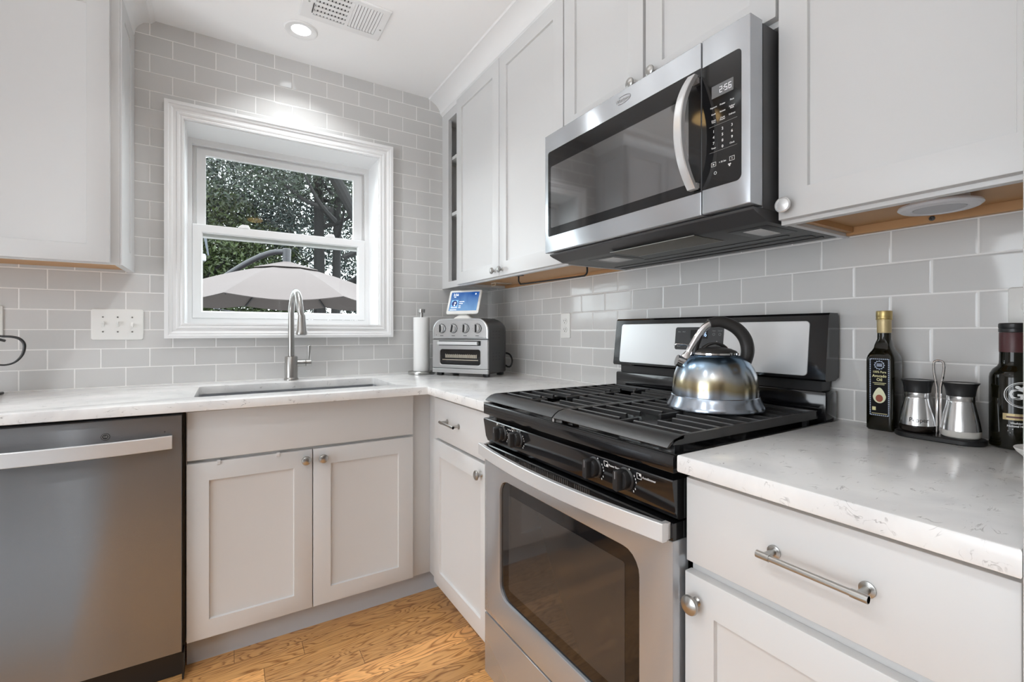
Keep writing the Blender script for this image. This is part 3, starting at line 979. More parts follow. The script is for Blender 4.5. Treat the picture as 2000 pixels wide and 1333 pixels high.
t = thing('base_cabinet', 'white base cabinet right of the stove with a long drawer pull', 'cabinet', (-.33, -2.185, 0), 0, 'white base cabinets')
MB().box(-.600, -.580, -2.4050, -1.9650, .098, CB - .002, .001).build('face_frame', M['white'], t, world=True)
MB().box(-.5798, -.02, -1.9800, -1.9650, .098, CB - .002).build('side_panel', M['white'], t, world=True)
MB().box(-.5798, -.02, -2.4050, -2.3900, .098, CB - .002).build('side_panel', M['white'], t, world=True)
MB().box(-.5798, -.02, -2.3898, -1.9802, .100, .116).build('bottom_panel', M['white'], t, world=True)
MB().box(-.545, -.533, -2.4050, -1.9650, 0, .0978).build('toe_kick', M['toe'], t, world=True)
d = slab(fR, -2.4045, -1.9665, .7160, .8700).build('drawer', M['white'], t, world=True)
bar_pull(fR, -2.1330, -2.2600, .7965, .02, d)
d = shaker(fR, -2.4045, -1.9630, .1060, .6945).build('door', M['white'], t, world=True)
knob(fR, -1.9890, .6480, .02, d, r=.0175)

# ------------------------------------------------------------------ worktops
def worktop(poly, hole=None):
    """poly: outline (ccw); eased top and bottom edges"""
    def inset(p, e):
        n = len(p)
        out = []
        for i in range(n):
            a, b, c = Vector(p[i - 1]), Vector(p[i]), Vector(p[(i + 1) % n])
            d1, d2 = (b - a).normalized(), (c - b).normalized()
            n1, n2 = Vector((-d1.y, d1.x)), Vector((-d2.y, d2.x))
            k = (n1 + n2)
            k = k / max(.3, k.dot(n1))
            out.append(tuple(b + k * e))
        return out
    m = MB()
    e = .0035
    lv = [(e, CB), (e * .3, CB + e * .3), (0, CB + e), (0, .914 - e), (e * .3, .914 - e * .3), (e, .914)]
    if not hole:
        m.loft([[(x, y, z) for x, y in inset(poly, i)] for i, z in lv])
    else:
        bm = m.bm
        loops = [[(x, y, z) for x, y in inset(poly, i)] for i, z in lv]
        m.loft(loops, cap0=False, cap1=False)
        hl = [[(x, y, z) for x, y in inset(hole, -i)] for i, z in ((0, CB), (0, .914 - e), (e * .3, .914 - e * .3), (e, .914))]
        m.loft(hl, cap0=False, cap1=False)
        bmesh.ops.remove_doubles(bm, verts=bm.verts, dist=1e-6)
        for z in (CB, .914):
            ed = [q for q in bm.edges if q.is_boundary and all(abs(w.co.z - z) < 1e-5 for w in q.verts)]
            bmesh.ops.triangle_fill(bm, use_beauty=True, edges=ed)
        bmesh.ops.recalc_face_normals(bm, faces=bm.faces)
    return m


P1 = [(-2.13, -.0005), (-2.13, -.666), (-.6450, -.6950), (-.6420, -1.1895), (-.0005, -1.1895), (-.0005, -.0005)]
H1 = rrect(-1.4360, -.7300, -.5530, -.1780, .012, 0, 4)
o = worktop(P1, H1).build('countertop', M['quartz'])
tag(o, 'white veined quartz L-shaped countertop around the sink', 'countertop', 'quartz countertops')
P2 = [(-.0005, -1.9630), (-.6420, -1.9630), (-.6440, -2.4090), (-.0005, -2.4090)]
o = worktop(P2).build('countertop', M['quartz'])
tag(o, 'white speckled quartz countertop right of the stove, under the bottles', 'countertop', 'quartz countertops')

# sink
t = thing('sink', 'undermount stainless steel sink basin set in the countertop', 'sink', (-1.083, -.365, .69))
so_ = (-1.4480, -.7180, -.5650, -.1660)
MB().stack(mT(0), [(rrect(*so_, .02, -.006), CB - .0006), (rrect(*so_, .02, -.006), CB - .002), (rrect(*so_, .02, .001), .70), (rrect(*so_, .02, .012), .684), (rrect(*so_, .04, .016), .687), (rrect(*so_, .03, .004), .70), (rrect(*so_, .02, .003), CB - .0006)], cap0=False, cap1=False).stack(mT(0), [(rrect(*so_, .04, .016), .684), (rrect(*so_, .04, .016), .687)]).build('basin', M['sink'], t, world=True)
MB().lathe([(.045, 0), (.045, .002), (.03, .0025), (.028, .0012), (.0005, .0012)], (-1.083, -.365, .6872)).build('drain', M['chrome'], t, world=True)

# faucet
t = thing('faucet', 'brushed nickel gooseneck pull-down faucet behind the sink', 'faucet', (-1.086, -.085, .914))
MB().lathe([(.0315, .0004), (.0315, .005), (.0285, .010), (.0275, .014), (.0275, .106), (.0255, .110), (.0135, .112)]).build('base_body', M['nickel'], t)
pts = [(0, 0, .11), (0, 0, .315)]
R = .0885
for k in range(13):
    a = pi - pi * k / 12
    pts.append((.0015 * k, -R - R * cos(a) * 1.0, .315 + R * 1.06 * sin(a)))
pts.append((.022, -2 * R - .002, .295))
q = [(p[0], p[1], p[2]) for p in pts]
MB().tube(q, .0132, 20).build('spout', M['nickel'], t)
hx, hy = .022, -2 * R - .002
MB().lathe([(.0150, 0), (.0155, -.004), (.0158, -.006), (.0210, -.070), (.0228, -.075), (.0228, -.085), (.0205, -.0865), (.018, -.0855), (.0005, -.084)][::-1], (hx, hy, .300)).build('spray_head', M['nickel'], t)
MB().lathe([(.0175, -.0868), (.0165, -.0880), (.0005, -.0880)][::-1], (hx, hy, .300)).build('nozzle', M['slot'], t)
MB().cyl((.024, 0, .078), (.060, 0, .078), .0155, n=24, c=.001).cyl((.0612, 0, .078), (.086, 0, .078), .0158, n=24, c=.0015).build('valve_body', M['nickel'], t)
MB().cyl((.0745, 0, .092), (.0775, 0, .160), .0050, .0085, 16, c=.0012).build('lever', M['nickel'], t)

# ------------------------------------------------------------------ dishwasher
t = thing('dishwasher', 'stainless steel dishwasher with bowed bar handle left of the sink cabinet', 'dishwasher', (-1.77, -.33, 0))
MB().box(-2.072, -1.4585, -.598, -.03, .09, CB - .003).build('tub_body', M['black_plastic'], t, world=True)
MB().box(-2.070, -1.4600, -.585, -.570, 0.001, .0895).box(-1.4640, -1.4590, -.640, -.5851, .002, .0895).box(-2.070, -1.4645, -.606, -.5852, .002, .0895).build('toe_plate', M['black_plastic'], t, world=True)
dw = rect(-2.0700, -1.4645, .0960, .8685)
dwr = lambda i: rect(-2.0700, -1.4645, .0960, .8685, i)
d = MB().stack(mB(-.600), [(dw, 0), (dw, .043), (dwr(.0008), .0445), (dwr(.0025), .045)]).build('door_panel', M['steel_dark'], t, world=True)


def bowed(mbq, f, u0, u1, v0, v1, d0, bow, th, n=24):
    """curved strap handle along u, height v0..v1, whose ends touch d0"""
    sec = []
    for i in range(n + 1):
        s_ = i / n
        u = lerp(u0, u1, s_)
        dd = d0 + bow * (1 - (2 * s_ - 1) ** 2)
        c_ = .0015
        sec.append([f(u, v0 + c_, dd), f(u, v0, dd + c_), f(u, v0, dd + th - c_), f(u, v0 + c_, dd + th), f(u, v1 - c_, dd + th), f(u, v1, dd + th - c_), f(u, v1, dd + c_), f(u, v1 - c_, dd)])
    mbq.loft(sec)
    return mbq


h = MB()
bowed(h, mB(-.6445), -2.0460, -1.4880, .7660, .8080, .010, .030, .012)
for u in (-2.043, -1.494):
    h.box(u - .0045, u + .0045, -.662, -.6446, .770, .804)
h.build('handle', M['steel_light'], t, world=True)
b = MB().lathe([(.0105, .0002), (.0105, .0012), (.0005, .0016)], (-1.6511, -.645, .8205), 28, 'y', -1).build('badge', M['mid_grey'], d, world=True)
k = MB().stack(mB(-.6466), [(ring(-1.6511, .8205, .0088, n=28), 0), (ring(-1.6511, .8205, .0088, n=28), .0003), (ring(-1.6511, .8205, .0078, n=28), .0003), (ring(-1.6511, .8205, .0078, n=28), 0)], closed=True)
k.text('GE', .0085, mB(-.6467), -1.6511, .8205, .0002)
k.build('badge_monogram', M['ink_grey'], b, world=True)
MB().lathe([(.0018, .0002), (.0018, .0008), (.0005, .001)], (-1.5080, -.645, .8195), 12, 'y', -1).build('indicator', M['slot'], d, world=True)

# ------------------------------------------------------------------ range
t = thing('gas_range', 'stainless and black freestanding gas stove with kettle on top', 'stove', (-.33, -1.577, 0))
RY0, RY1 = -1.957, -1.197
MB().box(-.600, -.03, RY0 + .002, RY1 - .002, .02, .8795).build('body', M['black_gloss'], t, world=True)
for x in (-.55, -.08):
    for y in (RY0 + .05, RY1 - .05):
        MB().cyl((x, y, 0), (x, y, .02), .02, n=16).build('foot', M['black_plastic'], t, world=True)
ck = MB().loft([[(x, y, z) for x, z in ((-.6445, .8780), (-.6455, .8800), (-.6455, .9060), (-.6425, .9110), (-.636, .9125), (-.622, .9085), (-.608, .8960), (-.06, .8960), (-.05, .9070), (-.045, .9070), (-.045, .8800), (-.605, .8800), (-.605, .8780))] for y in (RY0, RY1)])
ck.build('cooktop', M['black_gloss'], t, world=True)
for y_ in (RY0, RY1 - .008):
    MB().box(-.640, -.05, y_, y_ + .008, .8965, .9120, .002).build('cooktop_rim', M['black_gloss'], t, world=True)
cp = MB().loft([[(x, y, z) for x, z in ((-.6440, .8640), (-.6465, .8620), (-.6465, .858), (-.6385, .806), (-.632, .7905), (-.628, .7880), (-.6005, .7880), (-.6005, .8640))] for y in (RY0 + .001, RY1 - .001)])
cp.build('control_panel', M['black_gloss'], t, world=True)
# knobs
for y, z in ((-1.318, .8365), (-1.408, .8365), (-1.737, .8365), (-1.834, .8365)):
    kb = MB().lathe([(.0235, 0), (.0235, .004), (.0205, .007), (.0195, .018), (.0180, .020), (.0005, .0205)], (-.6425, y, z), 32, 'x', -1)
    kb.stack(mR(-.6425), [(rrect(y - .0085, y + .0085, z - .0215, z + .0215, .006), .012), (rrect(y - .0080, y + .0080, z - .0210, z + .0210, .006), .031), (rrect(y - .0065, y + .0065, z - .0195, z + .0195, .005), .0335)])
    o = kb.build('knob', M['black_plastic'], t, world=True)
    MB().box(-.6765, -.6758, y - .0007, y + .0007, z + .004, z + .019).build('pointer', M['ink_grey'], o, world=True)
pr = MB()
fp = mR(-.6468)
fq = lambda u, v, d: (-.6465 + (.858 - v) * .1538 - .0004 - d, u, v)
for y in (-1.318, -1.408, -1.737, -1.834):
    for a in range(10):
        an = radians(-60 + a * 11)
        pr.stack(fq, [(ring(y - .029 * cos(an), .8365 + .029 * sin(an) - .002, .0008 + .0004 * (a % 3), n=6), 0)], cap0=True, cap1=False) if False else None
    for an in (-50, -32, 0, 14, 28):
        a = radians(an)
        yy, zz = y - .0275 * cos(a), .8350 + .0275 * sin(a)
        pr.stack(fq, [(rrect(yy - .0010, yy + .0010, zz - .0022, zz + .0022, .0008, 0, 2), 0), (rrect(yy - .0010, yy + .0010, zz - .0022, zz + .0022, .0008, 0, 2), .0002)])
    pr.stack(fq, [(ring(y - .012, .8610 - .002, .0016, n=10), 0), (ring(y - .012, .8610 - .002, .0016, n=10), .0002)])


def burner_icon(m, y, z, q):
    s_ = .0062
    m.stack(fq, [(rect(y - s_, y + s_, z - s_, z + s_), 0), (rect(y - s_, y + s_, z - s_, z + s_), .0002), (rect(y - s_, y + s_, z - s_, z + s_, .0010), .0002), (rect(y - s_, y + s_, z - s_, z + s_, .0010), 0)], closed=True)
    a, b_ = q
    m.stack(fq, [(ring(y - a * .0028, z + b_ * .0028, .0026, n=10), 0), (ring(y - a * .0028, z + b_ * .0028, .0026, n=10), .0002)])


burner_icon(pr, -1.775, .8530, (1, -1))
pr.text('Power Burner', .0068, fq, -1.7835, .8520, .0001, -1, 'LEFT', .0001)
burner_icon(pr, -1.872, .8510, (1, 1))
pr.text('AccuSimmer', .0068, fq, -1.8805, .8505, .0001, -1, 'LEFT', .0001)
burner_icon(pr, -1.292, .8555, (-1, 1))
burner_icon(pr, -1.382, .8560, (-1, -1))
pr.text('Power Burner', .0062, fq, -1.3510, .8535, .0001, -1, 'LEFT', .0001, .55)
pr.build('panel_lettering', M['ink_white'], t, world=True)
# door
vt = MB().loft([[(x, y, z) for x, z in ((-.6440, .7800), (-.6420, .7830), (-.6005, .7830), (-.6005, .7510), (-.6440, .7510))] for y in (RY0 + .002, RY1 - .002)])
od = thing('x', 'x', 'x') if False else None
od = MB()
oo = (RY0 + .002, RY1 - .002, .2470, .7500)
ow = (-1.868, -1.296, .3340, .6920)
od.stack(mR(-.6005), [(rrect(*oo, .003), 0), (rrect(*oo, .003), .0405), (rrect(*oo, .003, .0012), .0427), (rrect(*oo, .003, .003), .043), (rrect(*ow, .045, -.004), .043), (rrect(*ow, .045, -.001), .0415), (rrect(*ow, .045), .036), (rrect(*ow, .045), 0)], closed=True)
od = od.build('oven_door', M['steel_x'], t, world=True)
MB().stack(mR(-.6005), [(rrect(*ow, .045, .0004), .010), (rrect(*ow, .045, .0004), .0355)]).build('door_glass', M['black_panel'], od, world=True)
iw = (-1.822, -1.340, .372, .655)
MB().stack(mR(-.6360), [(rrect(*iw, .006), .0001), (rrect(*iw, .006), .0004)]).build('window_screen', M['oven_window'], od, world=True)
o = vt.build('door_vent_trim', M['black_gloss'], od, world=True)
for g0, g1 in ((-1.330, -1.392), (-1.412, -1.474), (-1.494, -1.556), (-1.576, -1.640), (-1.660, -1.72)):
    sl = MB()
    for k in range(8):
        y = lerp(g0, g1, (k + .5) / 8)
        sl.stack(mR(-.6440), [(rrect(y - .0021, y + .0021, .7600, .7790, .002, 0, 2), .0001), (rrect(y - .0021, y + .0021, .7600, .7790, .002, 0, 2), .0012)])
    sl.build('vent_grille', M['dark_grey'], o, world=True)
h = MB()
bowed(h, mR(-.6445), RY0 + .006, RY1 - .006, .7520, .7870, .011, .030, .013, 32)
for y in (RY0 + .013, RY1 - .013):
    h.box(-.6580, -.6447, y - .006, y + .006, .7540, .7850)
h.build('handle', M['steel_light'], od, world=True)
dwz = (RY0 + .002, RY1 - .002, .0500, .2410)
MB().stack(mR(-.6005), [(rrect(*dwz, .003), 0), (rrect(*dwz, .003), .040), (rrect(*dwz, .003, .0012), .0422), (rrect(*dwz, .003, .003), .0425)]).build('warming_drawer', M['steel_x'], t, world=True)
MB().box(-.590, -.5801 + .0, RY0 + .01, RY1 - .01, .021, .049).build('kick_plate', M['black_plastic'], t, world=True)
# backguard
bgt = MB().loft([[(x, y, z) for x, z in ((-.0575, 1.1890), (-.0640, 1.1830), (-.0825, 1.0200), (-.0780, 1.0150), (-.030, 1.0150), (-.0120, 1.022), (-.0120, 1.180), (-.018, 1.1890))] for y in (RY0 - .002, RY0, RY1, RY1 + .002)])
bgo = bgt.build('backguard', M['black_gloss'], t, world=True)
MB().box(-.060, -.0125, RY0 + .018, RY1 - .018, .985, 1.0148).build('backguard_neck', M['black_plastic'], t, world=True)
MB().box(-.072, -.0125, RY0 + .001, RY1 - .001, .9072, .9880, .006).build('rear_riser', M['black_gloss'], t, world=True)
sv = Vector((.0185, 0, .163)).normalized()
sn = Vector((-sv.z, 0, sv.x))
sb = Vector((-.0825, 0, 1.0200))
fG = lambda u, v, d: tuple(sb + sv * v + sn * d + Vector((0, u, 0)))
pn = (-1.915, -1.229, .0065, .1495)
MB().stack(fG, [(rrect(*pn, .010), .0002), (rrect(*pn, .010), .0022), (rrect(*pn, .010, .001), .003)]).build('steel_fascia', M['steel_light'], bgo, world=True)
cd = (-1.668, -1.487, .0620, .1360)
o = MB().stack(fG, [(rrect(*cd, .007), .0031), (rrect(*cd, .007), .0038)]).build('clock_panel', M['mid_grey'], bgo, world=True)
MB().stack(fG, [(rrect(-1.612, -1.548, .0985, .1270, .002), .0039), (rrect(-1.612, -1.548, .0985, .1270, .002), .0042)]).build('clock_window', M['black_panel'], o, world=True)
MB().text('2:56', .020, fG, -1.592, .1115, .0044, -1, 'CENTER').build('clock_digits', M['blue_digit'], o, world=True)
tx = MB()
for s_, y, v in (('Bake', -1.503, .121), ('Broil', -1.521, .121), ('Start', -1.634, .124), ('Cancel', -1.655, .124), ('Temp/Time', -1.646, .082), ('Timer', -1.565, .071), ('Clock', -1.585, .071), ('Oven', -1.605, .0735), ('Light', -1.605, .0685), ('Keep', -1.503, .079), ('Warm', -1.503, .073)):
    tx.text(s_, .0055, fG, y, v, .0040, -1)
for y, v, r in ((-1.634, .113, .0042), (-1.655, .113, .0042)):
    tx.stack(fG, [(ring(y, v, r, n=18), .0039), (ring(y, v, r, n=18), .0041), (ring(y, v, r - .0007, n=18), .0041), (ring(y, v, r - .0007, n=18), .0039)], closed=True)
for v, s_ in ((.0895, 1), (.0735, -1)):
    tx.stack(fG, [([(-1.649, v), (-1.643, v), (-1.646, v + .004 * s_)], .0039), ([(-1.649, v), (-1.643, v), (-1.646, v + .004 * s_)], .0041)])
tx.build('button_lettering', M['ink_grey'], o, world=True)
# burners
for x, y, r in ((-.47, -1.385, .040), (-.20, -1.385, .032), (-.47, -1.765, .046), (-.20, -1.765, .030)):
    o = MB().lathe([(r + .02, .0002), (r + .018, .006), (r + .004, .009), (r, .013), (r - .004, .014)], (x, y, .896), 32).build('burner_base', M['satin'], t, world=True)
    MB().lathe([(r - .003, .0145), (r - .002, .017), (r - .004, .0215), (.0005, .0225)], (x, y, .899), 32).build('burner_cap', M['iron'], o, world=True)
# grates
GZ = .9420
for y0, y1 in ((-1.5745, -1.2120), (-1.9450, -1.5795)):
    o = MB()
    # front apron, curved down
    ap = [(-.600, GZ), (-.612, GZ - .0003), (-.628, GZ - .004), (-.640, GZ - .011), (-.648, GZ - .0185), (-.646, GZ - .0205), (-.636, GZ - .0150), (-.624, GZ - .0090), (-.600, GZ - .0070)]
    o.loft([[(x, y, z) for x, z in ap] for y in (y0, y1)])
    # side skirts and back rail
    for a, b_ in ((y0, y0 + .0085), (y1 - .0085, y1)):
        o.loft([[(x, y, z) for x, z in ((-.630, GZ - .006), (-.600, GZ), (-.092, GZ), (-.092, GZ - .020), (-.600, GZ - .018), (-.632, GZ - .016))] for y in (a, b_)])
    o.box(-.1000, -.0900, y0, y1, GZ - .016, GZ, .002)
    cy = (y0 + y1) / 2
    w = .0040
    for k, x in enumerate((-.570, -.522, -.474, -.426, -.378, -.330, -.282, -.234, -.186, -.138)):
        big = k in (1, 2, 7, 8)
        lo, hi = y0 + .0086, y1 - .0086
        spans = [(lo, cy - .050), (cy + .050, hi)] if big else ([(lo, cy - .022), (cy + .022, hi)] if k in (0, 3, 6, 9) else [(lo, hi)])
        for a, b_ in spans:
            o.loft([[(x - w, y, GZ - .012), (x + w, y, GZ - .012), (x + w * .8, y, GZ - .0015), (x + w * .4, y, GZ), (x - w * .4, y, GZ), (x - w * .8, y, GZ - .0015)] for y in (a, b_)])
    for a, b_ in ((-.600, -.535), (-.462, -.246), (-.174, -.100)):
        o.box(a, b_, cy - w, cy + w, GZ - .014, GZ - .0005, .0015)
    for x in (-.59, -.11):
        for y in (y0 + .02, y1 - .02):
            o.box(x - .006, x + .006, y - .006, y + .006, .8965, GZ - .014)
    o = o.build('grate', M['iron'], t, world=True)
MB().box(-.645, -.638, -1.5805, -1.5735, .9127, .9210).build('grate_clip', M['chrome'], t, world=True)

# ------------------------------------------------------------------ microwave
t = thing('microwave', 'stainless over-the-range microwave mounted above the stove', 'microwave', (-.2, -1.573, 1.386))
MB().box(-.3515, -.004, -1.9560, -1.1960, 1.4120, 1.8200, .002).build('housing', M['dark_grey'], t, world=True)
ub = MB().loft([[(x, y, z) for x, z in ((-.386, 1.4100), (-.384, 1.4065), (-.372, 1.4010), (-.334, 1.3880), (-.329, 1.3860), (-.012, 1.3860), (-.006, 1.3900), (-.006, 1.4118), (-.386, 1.4118))] for y in (-1.954, -1.198)]).build('underside_pan', M['dark_grey'], t, world=True)
MB().box(-.345, -.222, -1.770, -1.465, 1.3845, 1.3858, .0005).build('grease_filter', M['filter'], ub, world=True)
fl = MB()
for a, b_, c_, d_ in ((-.347, -.345, -1.772, -1.463), (-.222, -.220, -1.772, -1.463)):
    fl.box(a, b_, c_, d_, 1.3842, 1.3858)
fl.build('filter_rim', M['nickel'], ub, world=True)
for y0, y1 in ((-1.407, -1.332), (-1.908, -1.862)):
    o = MB().box(-.300, -.170, y0 - .028, y1 + .028, 1.3850, 1.3858, .0004).build('lamp_cover', M['black_plastic'], ub, world=True)
    MB().box(-.278, -.190, y0, y1, 1.3840, 1.38495, .0003).build('lamp_lens', M['lamp_lens'], o, world=True)
rb = MB()
rb.box(-.150, -.138, -1.90, -1.42, 1.3845, 1.3858).box(-.100, -.070, -1.93, -1.22, 1.3840, 1.3858, .0005).box(-.055, -.046, -1.94, -1.21, 1.3835, 1.3858, .0005)
rb.build('exhaust_ribs', M['black_plastic'], ub, world=True)
fM = mR(-.3575)
T_ = .0445
do = (-1.8345, -1.1920, 1.4150, 1.8235)
d = MB().stack(fM, [(rrect(*do, .002), 0), (rrect(*do, .002), T_ - .0025), (rrect(*do, .002, .0008), T_ - .0008), (rrect(*do, .002, .0025), T_)]).build('door', M['steel_x'], t, world=True)
cpn = (-1.9580, -1.8370, 1.4165, 1.8235)
cpo = MB().stack(fM, [(rrect(*cpn, .002), 0), (rrect(*cpn, .002), T_ - .0025), (rrect(*cpn, .002, .0008), T_ - .0008), (rrect(*cpn, .002, .0025), T_)]).build('control_panel', M['steel_x'], t, world=True)
fF = mR(-.402)
gl = (-1.8340, -1.2120, 1.4695, 1.7615)
g = MB().stack(fF, [(rrect(*gl, (.0005, .008, .008, .0005)), .0001), (rrect(*gl, (.0005, .008, .008, .0005)), .0009)]).build('door_glass', M['black_panel'], d, world=True)
wv = (-1.8000, -1.2280, 1.4975, 1.7080)
MB().stack(fF, [(rrect(*wv, .006), .00095), (rrect(*wv, .006), .00115)]).build('window_screen', M['mw_window'], g, world=True)
kp = (-1.9375, -1.8380, 1.4720, 1.7590)
k = MB().stack(fF, [(rrect(*kp, (.013, .0005, .0005, .010)), .0001), (rrect(*kp, (.013, .0005, .0005, .010)), .0009)]).build('keypad', M['black_panel'], cpo, world=True)
MB().stack(fF, [(rrect(-1.9190, -1.8640, 1.6750, 1.7030, .001), .00095), (rrect(-1.9190, -1.8640, 1.6750, 1.7030, .001), .0012)]).build('clock_window', M['lcd'], k, world=True)


def seg7(m, f, digits, u, v, d, h, flip=-1):
    w_, th = h * .5, h * .09
    S = {'0': 'abcdef', '1': 'bc', '2': 'abged', '3': 'abgcd', '4': 'fgbc', '5': 'afgcd', '6': 'afgedc', '7': 'abc', '8': 'abcdefg', '9': 'abcdfg'}
    for ch in digits:
        if ch == ':':
            for dv in (.3, .65):
                m.stack(f, [(rect(u, u + flip * th * 1.2, v + h * dv, v + h * dv + th * 1.2), d), (rect(u, u + flip * th * 1.2, v + h * dv, v + h * dv + th * 1.2), d + .0002)])
            u += flip * w_ * .45
            continue
        for sgm in S[ch]:
            a = {'a': (0, w_, h - th, h), 'g': (0, w_, h / 2 - th / 2, h / 2 + th / 2), 'd': (0, w_, 0, th), 'f': (0, th, h / 2, h), 'b': (w_ - th, w_, h / 2, h), 'e': (0, th, 0, h / 2), 'c': (w_ - th, w_, 0, h / 2)}[sgm]
            m.stack(f, [(rect(u + flip * a[0], u + flip * a[1], v + a[2], v + a[3]), d), (rect(u + flip * a[0], u + flip * a[1], v + a[2], v + a[3]), d + .0002)])
        u += flip * w_ * 1.45
    return m


seg7(MB(), fF, '2:56', -1.8845, 1.6820, .0013, .0135).build('clock_digits', M['lcd_digit'], k, world=True)
tx = MB()
Y = (-1.8690, -1.8920, -1.9155)
for s_, y, z in (('Popcorn', Y[0], 1.6545), ('Potato', Y[1], 1.6545), ('Pizza', Y[2], 1.6552), ('Cook', Y[0], 1.6390), ('Reheat', Y[1], 1.6385), ('Soften/', Y[2], 1.6412), ('Melt', Y[2], 1.6370),
                 ('Cook', Y[0], 1.6245), ('Time', Y[0], 1.6203), ('Cook', Y[1], 1.6240), ('Power', Y[1], 1.6198), ('Defrost', Y[2], 1.6236), ('Timer', Y[0], 1.5612), ('Clock', Y[2], 1.5595)):
    tx.text(s_, .0050, fF, y, z, .0012, -1, bold=.00012)
for n_, y, z in (('1', Y[0], 1.5992), ('2', Y[1], 1.5990), ('3', Y[2], 1.5986), ('4', Y[0], 1.5858), ('5', Y[1], 1.5856), ('6', Y[2], 1.5855), ('7', Y[0], 1.5722), ('8', Y[1], 1.5722), ('9', Y[2], 1.5722), ('0', Y[1], 1.5588)):
    tx.text(n_, .0085, fF, y, z, .0012, -1, bold=.0002)
for y, z in ((Y[0], 1.5240), (Y[2], 1.5248)):
    tx.stack(fF, [(rect(y - .0062, y + .0062, z - .0048, z + .0048), .0010), (rect(y - .0062, y + .0062, z - .0048, z + .0048), .0013), (rect(y - .0062, y + .0062, z - .0048, z + .0048, .0008), .0013), (rect(y - .0062, y + .0062, z - .0048, z + .0048, .0008), .0010)], closed=True)
tx.text('+ 30 Sec', .0052, fF, Y[1], 1.5245, .0012, -1, bold=.00012)
tx.text('x', .0075, fF, Y[2], 1.5255, .0012, -1)
tri = [(Y[0] + .002, 1.5215), (Y[0] - .0028, 1.524), (Y[0] + .002, 1.5265)]
tx.stack(fF, [(tri, .001), (tri, .0013)])
tx.stack(fF, [(ring(-1.8735, 1.5035, .0036, n=16), .001), (ring(-1.8735, 1.5035, .0036, n=16), .0013), (ring(-1.8735, 1.5035, .0026, n=16), .0013), (ring(-1.8735, 1.5035, .0026, n=16), .001)], closed=True)
for a in range(3):
    an = 2 * pi * a / 3 + .5
    tx.stack(fF, [(ring(-1.9095 + .0022 * cos(an), 1.5125 + .0022 * sin(an), .0018, n=8), .001), (ring(-1.9095 + .0022 * cos(an), 1.5125 + .0022 * sin(an), .0018, n=8), .0013)])
tx.build('keypad_lettering', M['ink_white'], k, world=True)
tx = MB()
for z in (1.6115, 1.5520):
    tx.stack(fF, [(rect(-1.9280, -1.8580, z - .0003, z + .0003), .001), (rect(-1.9280, -1.8580, z - .0003, z + .0003), .0012)])
tx.build('keypad_rules', M['ink_grey'], k, world=True)
lg_ = MB().text('Whirlpool', .0150, fF, -1.5765, 1.7955, .0004, -1, 'CENTER', .0002, .92)
arc = [(-1.5765 + .030 * cos(radians(a)) * (1 - 2 * 0), 1.7955 + .0105 * sin(radians(a))) for a in range(60, 330, 18)]
lg_.tube([fF(u, v, .0004) for u, v in arc], .0006, 6)
lg_.build('brand_lettering', M['ink_grey'], d, world=True)
hp = []
n = 22
for i in range(n + 1):
    s_ = i / n
    z = lerp(1.4760, 1.7445, s_)
    dd = .006 + .050 * (1 - abs(2 * s_ - 1) ** 2.2)
    yl, yr = -1.8105, -1.8320
    hp.append([(-.402 - dd, yl, z), (-.402 - dd - .003, yl + .0012, z), (-.402 - dd - .012, yl + .001, z), (-.402 - dd - .014, yl - .002, z), (-.402 - dd - .014, yr + .002, z), (-.402 - dd - .012, yr, z), (-.402 - dd, yr, z)])
hm = MB().loft(hp)
for z in (1.486, 1.7345):
    hm.box(-.412, -.4030, -1.8300, -1.8130, z - .006, z + .006)
hm.build('handle', M['steel_light'], d, world=True)

# ------------------------------------------------------------------ wall plates
def outlet(f, u, v, flip, label, loc):
    t = thing('outlet', label, 'outlet', loc, 0, 'wall outlets')
    w_, h_ = .0355, .0585
    R_ = lambda i: rrect(u - w_, u + w_, v - h_, v + h_, .005, i)
    MB().stack(f, [(R_(0), .0003), (R_(0), .0035), (R_(.0015), .0055), (R_(.003), .006)]).build('cover_plate', M['plate'], t, world=True)
    for dv in (.0195, -.0195):
        o = MB().stack(f, [(ring(u, v + dv, .0170, .0142, 28), .0061), (ring(u, v + dv, .0170, .0142, 28), .0078), (ring(u, v + dv, .0160, .0133, 28), .0083)]).build('receptacle', M['plate'], t, world=True)
        s_ = MB()
        for du, hh in ((-.0065, .0042), (.0065, .0035)):
            s_.stack(f, [(rect(u + du - .0011, u + du + .0011, v + dv + .003 - hh, v + dv + .003 + hh), .0084), (rect(u + du - .0011, u + du + .0011, v + dv + .003 - hh, v + dv + .003 + hh), .0086)])
        s_.stack(f, [(ring(u, v + dv - .0065, .0026, n=12), .0084), (ring(u, v + dv - .0065, .0026, n=12), .0086)])
        s_.build('slots', M['slot'], o, world=True)
    MB().stack(f, [(ring(u, v, .003, n=12), .0061), (ring(u, v, .003, n=12), .0072)]).build('screw', M['plate'], t, world=True)


